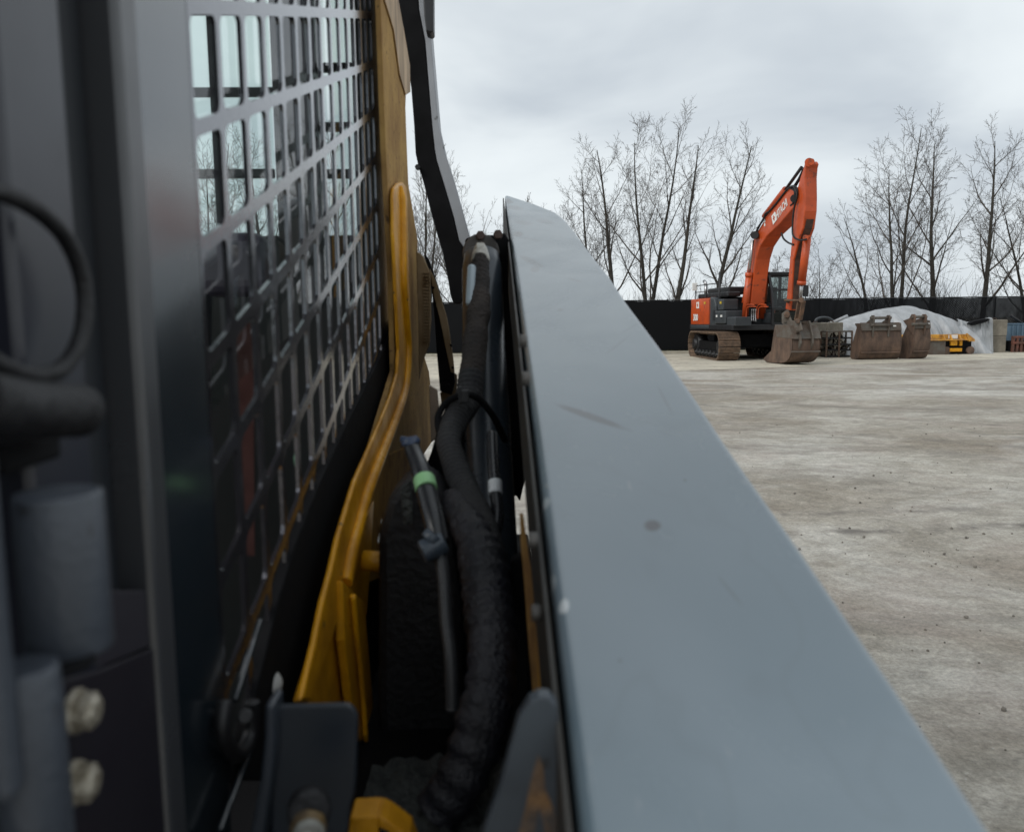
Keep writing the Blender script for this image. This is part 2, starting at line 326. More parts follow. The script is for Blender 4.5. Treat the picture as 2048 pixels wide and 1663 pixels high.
#TREES
# ------------------------------------------------------------------ bare trees
def tree(px, toppy, Y, lean, spread, seed, label, stems=1, kids=15, dens=1.0, name='bare_tree', basepx=None, thick=1.0, lv=4, group='bare trees beyond the fence'):
    random.seed(seed)
    base = UY(px, 640, Y); base.z = 0
    top = UY(px + lean, toppy, Y); top = base + (top - base) * .93; Ht = top.z
    root = thing(name, base, label, 'tree', group)
    tk = MB(); cr_ = MB()
    def rv(): return Vector((random.uniform(-1, 1), random.uniform(-1, 1), random.uniform(-1, 1)))
    def grow(p, d, Ln, r, level, upb):
        n = 9 if level == 0 else (7 if level == 1 else (5 if level == 2 else (4 if level == 3 else 3)))
        pts = [p.copy()]; dd = d.normalized(); wob = (.055, .16, .2, .28, .35)[level]
        for i in range(n):
            dd = (dd + rv() * wob + Vector((0, 0, upb))).normalized(); p = p + dd * Ln / n; pts.append(p.copy())
        rad = [max(r * (1 - .88 * i / n), .006 if level < 3 else .0045) for i in range(n + 1)]
        tgt = tk if level <= (1 if stems > 1 else 0) and level < 1 else cr_
        tgt.tube(pts, rad, 8 if level == 0 else (5 if level == 1 else 3), caps=False)
        if level >= lv: return
        nk = {0: max(6, int(kids * .85)), 1: int(8.5 * dens), 2: int(6.5 * dens), 3: int(4 * dens)}[level]
        st = {0: .17, 1: .12, 2: .1, 3: .1}[level]
        az = random.uniform(0, 6.28)
        for k in range(nk):
            f = st + (1 - st) * (k + random.random() * .8) / nk; f = min(f, .98)
            i = int(f * n); q = pts[i].lerp(pts[min(i + 1, n)], f * n - i); t = (pts[min(i + 1, n)] - pts[i]).normalized()
            az += 2.4 + random.uniform(-.5, .5)
            side = Vector((math.cos(az), math.sin(az), 0)); side = (side - t * side.dot(t)).normalized()
            ang = R(random.uniform(30, 54) if level == 0 else random.uniform(28, 58)) * spread ** .5
            nd = t * math.cos(ang) + side * math.sin(ang)
            if level == 0: l2 = Ht * random.uniform(.36, .58) * (1.2 - .88 * f) * spread ** .6
            else: l2 = Ln * random.uniform(.32, .55) * (1.1 - .5 * f)
            rr = max(rad[i] * random.uniform(.34, .56), .0055)
            if level == 3 and l2 < .12: continue
            grow(q, nd, l2, rr, level + 1, (.12, .09, .05, .03)[level])
    D = (top - base).normalized()
    for s in range(stems):
        o_ = Vector((0, 0, 0)) if stems == 1 else Vector((random.uniform(-.18, .18), random.uniform(-.2, .2), 0))
        dd = D if s == 0 else (D + Vector((((-1) ** s * (s + 1) // 2 * .5) * .5 * spread, random.uniform(-.12, .12), 0))).normalized()
        grow(base + o_ - Vector((0, 0, .1)), dd, Ht * (1 if s == 0 else random.uniform(.72, .95)), .0155 * Ht * thick / (stems ** .4), 0, .02)
    tk.build('trunk', M['bark'], root); cr_.build('crown', M['twig'], root)
    return root
T = [
 (1292, 218, 41, 45, 1.0, 11, 'tallest bare tree left of the excavator, rising with two thick leaders', 2, 13, 1.0),
 (1232, 262, 42, -12, .85, 12, 'bare tree with crooked trunk just right of the grey loader arm edge', 1, 14, 1.0),
 (1195, 305, 44, -40, .95, 13, 'bare tree partly behind the grey arm, leaning left with fine twigs', 2, 12, 1.0),
 (1345, 255, 40, 55, .42, 14, 'slender sparse tree leaning right between tallest tree and excavator counterweight', 1, 12, .7),
 (1417, 250, 41, 58, .85, 15, 'bare pointed tree leaning right just behind the excavator counterweight', 1, 17, 1.0),
 (1640, 478, 43, 10, 1.2, 16, 'low bushy bare tree right of the excavator stick', 3, 10, .9),
 (1562, 500, 44, -12, 1.0, 26, 'small bare tree seen under the bend of the excavator boom', 3, 9, .9),
 (1796, 215, 40, 20, .95, 17, 'tallest bare tree on the right, forked low above the tarp pile', 2, 13, 1.0),
 (1868, 250, 41, 28, .8, 18, 'bare tree with straight trunk just right of the tallest right hand tree', 1, 16, 1.0),
 (1962, 248, 40, 42, .85, 19, 'bare tree leaning slightly right above the stacked concrete blocks', 1, 16, 1.0),
 (2050, 300, 42, 20, .9, 20, 'bare tree cut by the right edge of the photo', 2, 11, 1.0),
 (1745, 400, 43, -40, 1.0, 27, 'thin low tree leaning left over the fence above the excavator buckets', 1, 10, .8),
 (852, 262, 38, -12, .62, 21, 'bare tree in the narrow gap between yellow tower and black link arm', 3, 11, 1.0),
 (950, 285, 44, -48, .85, 22, 'bare tree just right of the black link arm', 2, 12, .9),
 (1048, 365, 46, -14, .5, 23, 'small bare treetop showing beside the far tip of the grey arm', 2, 9, .9),
 (430, 240, 38, 10, .8, 24, 'bare tree seen through the left part of the cab rear window', 2, 13, 1.0),
 (540, 250, 40, -20, .9, 25, 'bare tree seen through the cab rear window beside the orange belt', 1, 16, 1.0),
 (690, 230, 40, -10, .8, 28, 'bare tree seen through the narrow slot window by the cab corner', 2, 12, .9),
 (300, 300, 41, 10, .9, 29, 'bare tree mostly hidden behind the cab door post', 1, 14, .8),
]
for a in T: tree(*a)
random.seed(77)
ug = MB()
for i in range(1500):
    x = random.uniform(-24, 34); y = random.uniform(38.5, 47); h = random.uniform(1.2, 3.7) * (1 + .35 * noise.noise(Vector((x * .25, 0, 3)))); p = Vector((x, y, 0))
    dx = Vector((random.uniform(-.35, .35), random.uniform(-.3, .3), 1)).normalized(); pts = [p]
    for k in range(6):
        dx = (dx + Vector((random.uniform(-.22, .22), random.uniform(-.2, .2), .05))).normalized(); pts.append(pts[-1] + dx * h / 6)
    ug.tube(pts, [.016 * (1 - .8 * k / 6) for k in range(7)], 3, caps=False)
    for j in range(9):
        k = random.randint(1, 5); d2 = (dx + Vector((random.uniform(-.9, .9), random.uniform(-.9, .9), 0))).normalized(); q = pts[k]
        ug.tube([q, q + d2 * h * .13, q + d2 * h * .24 + Vector((0, 0, h * .05))], [.007, .006, .004], 3, caps=False)
tag(ug.build('undergrowth', M['twig']), 'tangled leafless brush growing low behind the black fence', 'undergrowth', kind='stuff')
#EXCAVATOR
# ------------------------------------------------------------------ excavator
def Z1(zx, zy): return (1350 + zx / 3.614, 300 + zy / 3.614)
phi = R(6); hh = Vector((math.sin(phi), -math.cos(phi), 0)); vv = Vector((math.cos(phi), math.sin(phi), 0)); EO = Vector((10.0, 31.6, 0)); UPV = Vector((0, 0, 1))
ex = thing('excavator', EO, 'orange crawler excavator with raised boom and its bucket resting on the yard', 'excavator')
def E(u, v, z): return EO + hh * u + vv * v + Vector((0, 0, z))
def PE(zx, zy, v=-.3): return UP(*Z1(zx, zy), EO + vv * v, vv)
EAX = (hh, vv, UPV)
def ebox(mb, u0, u1, v0, v1, z0, z1): mb.box(E((u0 + u1) / 2, (v0 + v1) / 2, (z0 + z1) / 2), (u1 - u0, v1 - v0, z1 - z0), EAX)
# tracks (undercarriage is square to the yard)
for (x0, nm) in ((8.3, 0), (10.75, 1)):
    y0, y1, hr = 29.35, 34.0, .50; cz = .53; w_ = .8
    loop = []; N = 46
    L1 = (y1 - y0 - 2 * hr); per = 2 * L1 + 2 * math.pi * hr
    def lp(s):
        s %= per
        if s < L1: return Vector((0, y0 + hr + s, cz + hr)), Vector((0, 1, 0))
        s -= L1
        if s < math.pi * hr: a = s / hr; return Vector((0, y1 - hr + math.sin(a) * hr, cz + math.cos(a) * hr)), Vector((0, math.cos(a), -math.sin(a)))
        s -= math.pi * hr
        if s < L1: return Vector((0, y1 - hr - s, cz - hr)), Vector((0, -1, 0))
        s -= L1; a = s / hr; return Vector((0, y0 + hr - math.sin(a) * hr, cz - math.cos(a) * hr)), Vector((0, -math.cos(a), math.sin(a)))
    tb = MB()
    for i in range(N):
        p, t_ = lp(per * i / N); nrm = Vector((1, 0, 0)).cross(t_) * -1
        if nrm.dot(p - Vector((0, (y0 + y1) / 2, cz))) < 0: nrm = -nrm
        c_ = p + Vector((x0 + w_ / 2, 0, 0)); ax = (Vector((1, 0, 0)), t_, nrm)
        tb.box(c_, (w_, per / N * .9, .03), ax)
        for q in (-.3, 0.0, .3): tb.box(c_ + nrm * .03 + t_ * per / N * q, (w_, .018, .035), ax)
        tb.box(c_ - nrm * .05, (.16, per / N * .8, .08), ax)
    tr_ = tb.build('track', M['track'], ex)
    fm_ = MB(); fm_.box((x0 + w_ / 2, (y0 + y1) / 2, .5), (.32, L1 + .3, .36))
    fm_.box((x0 + w_ / 2, (y0 + y1) / 2, .28), (.44, L1 + .1, .12)); fm_.build('track_frame', M['blacker'], ex, .02)
    for k in range(7):
        yy = y0 + hr + L1 * (k + .5) / 7; rm = MB(); rm.cyl((x0 + .16, yy, .2), (x0 + w_ - .16, yy, .2), .13, 16); rm.cyl((x0 + .1, yy, .2), (x0 + w_ - .1, yy, .2), .06, 12); rm.build('roller', M['black'], ex)
    for yy in (y0 + hr, y1 - hr):
        rm = MB(); rm.cyl((x0 + .2, yy, cz), (x0 + w_ - .2, yy, cz), .42, 28); rm.cyl((x0 + .1, yy, cz), (x0 + w_ - .1, yy, cz), .2, 20); rm.build('idler', M['black'], ex)
cm = MB(); cm.box((9.95, 31.6, .72), (1.7, 2.6, .5)); cm.cyl((9.95, 31.6, .9), (9.95, 31.6, 1.12), .7, 28); cm.build('carbody', M['blacker'], ex, .03)
# house
b = MB(); ebox(b, -2.6, 2.0, -1.38, 1.35, 1.12, 1.34); b.build('deck', M['black'], ex, .03)
def rounded(u0, u1, v0, v1, z0, z1, r, mb, rt=0.0):
    pts = []
    for (cu, cv, a0) in ((u1 - .05, v1 - .05, 0), (u0 + r, v1 - r, 90), (u0 + r, v0 + r, 180), (u1 - .05, v0 + .05, 270)):
        rr = .05 if cu > u0 + r + 1e-6 else r
        for k in range(7): a = R(a0 + 90 * k / 6); pts.append((cu + rr * math.cos(a), cv + rr * math.sin(a)))
    mb.prism([E(u, v, z0) for u, v in pts], (0, 0, z1 - z0), True)
b = MB(); rounded(-2.85, -.35, -1.38, 1.38, 1.32, 2.38, .5, b); cw = b.build('counterweight', M['orange'], ex, .12, 4)
b = MB(); rounded(-2.87, -.35, -1.39, 1.39, 1.16, 1.3, .5, b); b.build('counterweight_skirt', M['dgrey'], ex, .02)
b = MB(); b.prism([E(-.34, -1.37, 1.32), E(.28, -1.37, 1.32), E(.28, -1.37, 2.05), E(0.05, -1.37, 2.36), E(-.34, -1.37, 2.42)], vv * 2.4); b.build('side_door', M['dgrey'], ex, .04)
b = MB(); ebox(b, .32, 1.35, -1.42, -.7, 1.36, 1.86); ebox(b, .5, 1.0, -1.38, -.75, 1.88, 2.3); tb_ = b.build('tool_box', M['dgrey'], ex, .04)
b = MB(); ebox(b, 1.37, 2.15, -1.36, -.72, 1.28, 1.62); b.build('step_box', M['dgrey'], ex, .03)
for q_ in ((.5, .62), (.95, 1.1)): b = MB(); ebox(b, *q_, -1.445, -1.425, 1.62, 1.7); b.build('latch_plate', M['white'], tb_)
b = MB(); ebox(b, -2.3, .9, -1.15, -.62, 2.39, 2.58); ebox(b, -1.6, .6, -1.0, .0, 2.5, 2.78); b.build('engine_hood', M['black'], ex, .05)
b = MB()
for u in (-2.3, -1.0, .35): b.cyl(E(u, -1.25, 2.36), E(u, -1.25, 2.95), .02, 8)
b.cyl(E(-2.3, -1.25, 2.93), E(.35, -1.25, 2.93), .02, 8); b.cyl(E(-2.3, -1.25, 2.66), E(.35, -1.25, 2.66), .015, 8)
b.cyl(E(.45, -1.3, 1.4), E(.45, -1.3, 3.35), .032, 10); b.build('handrail', M['black'], ex)
b = MB(); b.cyl(E(-1.9, -.95, 2.5), E(-1.9, -.95, 2.95), .07, 14); b.tube([E(-1.9, -.95, 2.93), E(-1.95, -.95, 3.05), E(-2.1, -.95, 3.12)], .07, 12); b.build('exhaust', M['chrome'], ex)
b = MB(); b.box(E(-2.2, -1.32, 2.9), (.05, .22, .32), EAX); b.build('rear_mirror', M['white'], ex, .02)
# cab
cu0, cu1, cv0, cv1, cz0, cz1 = .35, 2.0, .14, 1.2, 1.34, 3.22
b = MB(); pr = [(cu0, cz0), (cu1, cz0), (cu1 + .04, 1.9), (cu1 - .12, 2.6), (cu1 - .38, cz1 - .05), (cu0, cz1 - .05)]
for v in (cv0, cv1):
    for i in range(len(pr)):
        p, q = pr[i], pr[(i + 1) % len(pr)]; b.beam(E(p[0], v, p[1]), E(q[0], v, q[1]), .09, .09, vv)
    b.beam(E(cu0, v, 2.1), E(cu1, v, 2.1), .07, .07, vv)
for p in pr: b.beam(E(p[0], cv0, p[1]), E(p[0], cv1, p[1]), .08, .08)
b.build('cab_frame', M['black'], ex)
b = MB(); ebox(b, cu0 - .04, cu1 - .3, cv0 - .05, cv1 + .05, cz1 - .06, cz1 + .05); b.build('cab_roof', M['black'], ex, .04)
for k in range(2): b = MB(); b.box(E(cu1 - .4, cv0 + .25 + k * .5, cz1 + .12), (.08, .16, .1), EAX); b.build('work_light', M['chrome'], ex, .01)
b = MB(); ebox(b, cu0, cu1 - .02, cv0, cv1, cz0, 1.75); b.build('cab_base', M['dgrey'], ex, .03)
b = MB()
for (p, q) in (((cu1 + .03, 1.9), (cu1 - .12, 2.6)), ((cu1 - .12, 2.6), (cu1 - .38, cz1 - .08)), ((cu1, 1.4), (cu1 + .03, 1.9))):
    b.add([E(p[0], cv0 + .05, p[1]), E(p[0], cv1 - .05, p[1]), E(q[0], cv1 - .05, q[1]), E(q[0], cv0 + .05, q[1])], [(0, 1, 2, 3)])
b.add([E(cu0, cv0, 2.1), E(cu1, cv0, 2.1), E(cu1 - .1, cv0, 2.6), E(cu1 - .36, cv0, 3.14), E(cu0, cv0, 3.14)], [(0, 1, 2, 3, 4)])
b.build('cab_glass', glass_exc, ex)
b = MB(); ebox(b, .7, 1.15, .4, .95, 1.9, 2.0); ebox(b, .62, .74, .42, .93, 2.0, 2.75); b.build('driver_seat', M['dgrey'], ex, .04)
b = MB(); b.box(E(2.0, 1.42, 2.55), (.05, .2, .42), EAX); b.cyl(E(1.9, 1.2, 2.4), E(2.0, 1.42, 2.5), .015, 6); b.build('side_mirror', M['black'], ex)
# boom
bw = .56
def prof(L_, v): return [PE(x, y, v) for x, y in L_]
topE = [(478, 1105), (500, 980), (526, 820), (545, 720), (572, 625), (606, 570), (690, 435), (770, 335), (832, 268), (862, 272)]
botE = [(852, 420), (760, 530), (660, 625), (612, 700), (585, 790), (568, 900), (555, 1020), (545, 1120)]
b = MB(); b.prism(prof(topE + botE, -.3 - bw / 2), vv * bw); bo = b.build('boom', M['orange'], ex, .035)
b = MB(); b.cyl(PE(575, 615, -.3 - bw / 2 - .18), PE(575, 615, -.3 - bw / 2) + vv * .1, .14, 16); b.cyl(PE(575, 615, -.3 - bw / 2) + vv * (bw - .1), PE(575, 615, -.3 - bw / 2) + vv * (bw + .18), .14, 16); b.build('boom_pin', M['black'], ex)
for (A, B, C_) in ((( 505, 1215), (533, 905), (563, 650)), ((628, 1215), (660, 900), (688, 715))):
    v = -.3 + (-bw / 2 - .13 if A[0] < 550 else -bw / 2 - .13)
    if A[0] > 550:
        # right hand cylinder sits on the far side of the boom
        f_ = lambda q: UP(*Z1(*q), EO + vv * (-.3 + bw / 2 + .13), vv)
    else: f_ = lambda q: UP(*Z1(*q), EO + vv * (-.3 - bw / 2 - .13), vv)
    pa, pb, pc = f_(A), f_(B), f_(C_)
    m_ = MB(); m_.cyl(pa, pb, .115, 18); m_.cyl(pb - (pb - pa).normalized() * .05, pb + (pb - pa).normalized() * .1, .135, 18); cy = m_.build('boom_cylinder', M['orange'], ex)
    m_ = MB(); m_.cyl(pb, pc, .055, 14); m_.build('rod', M['chrome'], cy)
# guard rails by boom foot
b = MB()
for s_x in (0, 1):
    for k in range(2):
        x0 = 500 + s_x * 85 + k * 14
        pts = [PE(x0, 1225 - k * 5, -.75 + .3 * s_x), PE(x0 + 5, 1150, -.75 + .3 * s_x), PE(x0 + 25, 1118 + k * 14, -.75 + .3 * s_x), PE(x0 + 72, 1118 + k * 14, -.75 + .3 * s_x)]
        b.tube(spline(pts, 4), .022, 8)
b.build('guard_rail', M['orange'], ex)
b = MB()
for k in range(3): b.tube(spline([PE(556 + k * 14, 1240, -.5), PE(552 + k * 14, 1190, -.5), PE(556 + k * 14, 1150, -.5)], 4), .02, 8)
b.build('foot_hose', M['chrome'], ex)
# stick
sw = .42
st_l = [(930, 85), (960, 72), (1000, 85), (1000, 112), (945, 130)]
left = [(928, 130), (905, 200), (882, 285), (866, 350), (858, 420), (852, 520), (842, 660), (826, 830), (806, 1070), (796, 1150)]
right = [(830, 1160), (838, 1060), (846, 900), (853, 800), (890, 655), (922, 565), (938, 440), (940, 340), (938, 200), (944, 130), (952, 100), (940, 80)]
b = MB(); b.prism(prof(left + right, -.3 - sw / 2), vv * sw); stk = b.build('stick', M['orange'], ex, .03)
# worn lower face strip
b = MB()
A = [PE(x, y, -.3 - sw / 2) for x, y in ((936, 500), (922, 565), (890, 655), (853, 800), (846, 900), (838, 1060), (831, 1150))]
for i in range(len(A) - 1):
    n_ = -(hh) * -.012
    b.add([A[i] + vv * .06 + n_, A[i + 1] + vv * .06 + n_, A[i + 1] + vv * (sw - .1) + n_, A[i] + vv * (sw - .1) + n_], [(0, 1, 2, 3)])
b.build('worn_face', mat('mud_worn_steel', (0.10, .045, .028), .8, col2=(.03, .022, .018), vscale=4), stk)
# stick cylinder bracket, bucket cylinder
f_ = lambda q: UP(*Z1(*q), EO + vv * (.05), vv)
f_ = lambda q: UP(*Z1(*q), EO + vv * (-.3) , vv)
def off(p, k): return p + hh * k
pa, pb, pc = PE(955, 640, -.3), PE(917, 945, -.3), PE(905, 1085, -.3)
m_ = MB(); m_.cyl(pa, pb, .13, 18); m_.cyl(pb, pb + (pb - pa).normalized() * .12, .15, 18); bc = m_.build('bucket_cylinder', M['orange'], ex)
m_ = MB(); m_.cyl(pb, pc, .06, 14); m_.build('rod', M['chrome'], bc)
m_ = MB(); m_.beam(PE(930, 560, -.28), PE(945, 640, -.28), .22, .25, vv); m_.cyl(PE(945, 635, -.55), PE(945, 635, 0), .09, 14); m_.build('cylinder_bracket', M['orange_dirty'], ex, .02)
# arm cylinder along the top of the boom
f2 = lambda q: PE(q[0], q[1], -.3)
m_ = MB(); m_.cyl(PE(650, 480, -.3), PE(800, 285, -.3), .12, 16); ac = m_.build('stick_cylinder', M['orange'], ex)
m_ = MB(); m_.cyl(PE(800, 285, -.3), PE(915, 125, -.3), .055, 12); m_.build('rod', M['black'], ac)
m_ = MB(); m_.cyl(PE(968, 88, -.6), PE(968, 88, .0), .13, 16); m_.cyl(PE(985, 85, -.57), PE(985, 85, -.03), .1, 16); m_.build('stick_pin', M['orange_dirty'], ex)
m_ = MB(); m_.cyl(PE(862, 350, -.60), PE(862, 350, .04), .13, 16); m_.build('elbow_pin', M['black'], ex)
# hoses
b = MB()
for k, pts in enumerate((
   [(585, 600), (600, 560), (640, 500), (655, 460), (680, 445)],
   [(590, 590), (615, 540), (650, 480), (720, 400), (790, 310), (830, 270), (860, 270), (880, 330), (860, 430), (850, 540), (855, 620), (900, 650), (950, 645)],
   [(835, 275), (865, 300), (855, 380), (835, 400)],
   [(840, 262), (868, 262), (885, 300), (870, 380)],
   [(770, 600), (785, 640), (820, 670), (860, 685)],
   [(860, 260), (895, 205), (930, 130)],
   [(870, 265), (905, 205), (935, 150)])):
    b.tube(spline([PE(x, y, -.3 - bw / 2 - .06 + .03 * k) for x, y in pts], 6), .032, 8)
b.build('hydraulic_hose', M['rubber'], ex)
# linkage
b = MB()
for v in (-.58, -.06):
    b.beam(PE(905, 1080, v), PE(880, 1230, v), .07, .17, vv); b.beam(PE(930, 1090, v), PE(905, 1230, v), .06, .14, vv)
b.cyl(PE(915, 1085, -.75), PE(915, 1085, .12), .09, 14); b.cyl(PE(885, 1235, -.7), PE(885, 1235, .1), .08, 14); b.cyl(PE(815, 1090, -.65), PE(815, 1090, .05), .07, 14)
b.cyl(PE(810, 1190, -.7), PE(810, 1190, .1), .10, 14)
for v in (-.66, .06):
    b.beam(PE(800, 1085, v), PE(905, 1085, v), .06, .13, vv)
b.build('bucket_linkage', mat('oily_rust', (.17, .09, .05), .6, col2=(.05, .035, .025), vscale=5), ex, .015)
# quick coupler
b = MB()
for v in (-.62, -.02):
    b.prism([PE(x, y, v) for x, y in ((770, 1180), (810, 1150), (835, 1230), (900, 1240), (915, 1300), (860, 1330), (800, 1280), (770, 1250))], vv * .06)
b.cyl(PE(800, 1225, -.66), PE(800, 1225, .1), .1, 14); b.cyl(PE(885, 1290, -.66), PE(885, 1290, .1), .08, 14)
b.box(PE(850, 1265, -.3), (.5, .45, .2), EAX); b.build('quick_coupler', M['rust_grey'], ex, .015)
# bucket
def bucket_shape(f, bw_, n, inner=.05):
    pass
bkw = .98; bv = -.3 - bkw / 2 + .04
bp_out = [(722, 1268), (818, 1272), (838, 1330), (846, 1400), (838, 1470), (812, 1520), (770, 1538), (715, 1536), (660, 1530), (640, 1505)]
bp_in = [(694, 1450), (704, 1380), (712, 1320)]
outp = [PE(x, y, bv) for x, y in bp_out]
b = MB()
osm = spline(outp[1:], 4)
back = osm
nb = len(back)
vs = [p for p in back] + [p + vv * bkw for p in back]
inn = [p + (sum(outp, Vector()) / len(outp) - p).normalized() * .05 for p in back]
vs += inn + [p + vv * bkw for p in inn]
fs = []
for i in range(nb - 1):
    fs.append((i, i + 1, nb + i + 1, nb + i)); fs.append((2 * nb + i, 3 * nb + i, 3 * nb + i + 1, 2 * nb + i + 1))
b.add(vs, fs, True)
bu = b.build('bucket', M['rust'], ex)
sp = osm + [PE(x, y, bv) for x, y in bp_in] + [outp[0]]
for (v_, nm) in ((0, 0), (bkw - .04, 1)):
    m_ = MB(); m_.prism([p + vv * v_ for p in sp], vv * .04); m_.build('side_plate', M['rust'], bu, .008)
m_ = MB(); m_.prism([PE(x, y, bv - .01) for x, y in ((722, 1262), (820, 1266), (842, 1330), (850, 1365), (735, 1350))], vv * (bkw + .02)); m_.build('top_section', M['rust_grey'], bu, .01)
for v_ in (.22, .64):
    m_ = MB(); m_.prism([PE(x, y, bv) + vv * v_ + hh * .0 for x, y in ((760, 1240), (835, 1235), (858, 1340), (858, 1400), (845, 1440), (800, 1380))], vv * .06); m_.build('ear', M['rust_grey'], bu, .008)
for k in range(5):
    m_ = MB(); p = PE(655, 1515, bv) + vv * (.04 + k * (bkw - .12) / 4)
    m_.prism([p, p - hh * .22 + Vector((0, 0, -.03)), p - hh * .2 + Vector((0, 0, .02)), p + Vector((0, 0, .1)), p + hh * .1 + Vector((0, 0, .1))], vv * .09); m_.build('tooth', M['rust'], bu, .005)
m_ = MB()
for p_ in ((842, 1455),): m_.beam(PE(843, 1458, bv) , PE(843, 1458, bv) + vv * bkw, .12, .05)
m_.build('wear_strip', M['rust_grey'], bu, .01)
for k, (u_, z_) in enumerate(((-.9, 2.15), (.75, 2.12))):
    b = MB(); ebox(b, u_, u_ + .16, -1.40, -1.392, z_, z_ + .09); b.build('warning_label', mat('label_yellow', (.6, .42, .03), .5), ex)
b = MB()
for k in range(7): ebox(b, .02, .24, -1.385, -1.372, 1.5 + k * .06, 1.53 + k * .06)
b.build('vent_slats', M['black'], ex)
b = MB(); ebox(b, -.362, -.348, -1.392, -1.385, 1.34, 2.36); b.build('panel_seam', M['black'], ex)
for zz in (.35, .62):
    b = MB(); p_ = PE(650, 540 - (zz - .35) * 100, -.3 - bw / 2) - vv * .01; b.box(p_, (.1, .008, .1), EAX); b.build('boom_label', M['white'], bo)
# lettering
pa, pb = PE(738, 505, -.3 - bw / 2), PE(815, 400, -.3 - bw / 2)
ln = (pb - pa).length
text_mesh('lettering', 'HITACHI', .40, pa - vv * .012, (pb - pa), UPV, M['white'], bo, .003, .006, fit=ln * 1.02)
b = MB(); c0 = PE(718, 492, -.3 - bw / 2) - vv * .012; dX = (pb - pa).normalized(); dZ = (UPV - dX * dX.z).normalized()
b.box(c0, (.30, .006, .34), (dX, vv, dZ)); lg = b.build('logo_plate', M['white'], bo, .0)
b = MB(); b.box(c0 - vv * .006 , (.14, .006, .06), (dX, vv, dZ)); b.box(c0 - vv * .006, (.05, .006, .2), (dX, vv, dZ)); b.build('logo_mark', M['orange'], lg)
c1 = E(-1.62, -1.385, 1.5)
text_mesh('lettering', '300', .36, c1 - hh * .5 - vv * .01, hh * 1.0, UPV, M['white'], cw, .003, .012)
b = MB(); b.box(c1 + Vector((0, 0, .62)) - vv * .008, (.3, .006, .26), EAX if False else (hh, vv, UPV)); l2 = b.build('logo_plate', M['white'], cw)
b = MB(); b.box(c1 + Vector((0, 0, .62)) - vv * .014, (.12, .006, .06), (hh, vv, UPV)); b.box(c1 + Vector((0, 0, .62)) - vv * .014, (.05, .006, .17), (hh, vv, UPV)); b.build('logo_mark', M['orange'], l2)
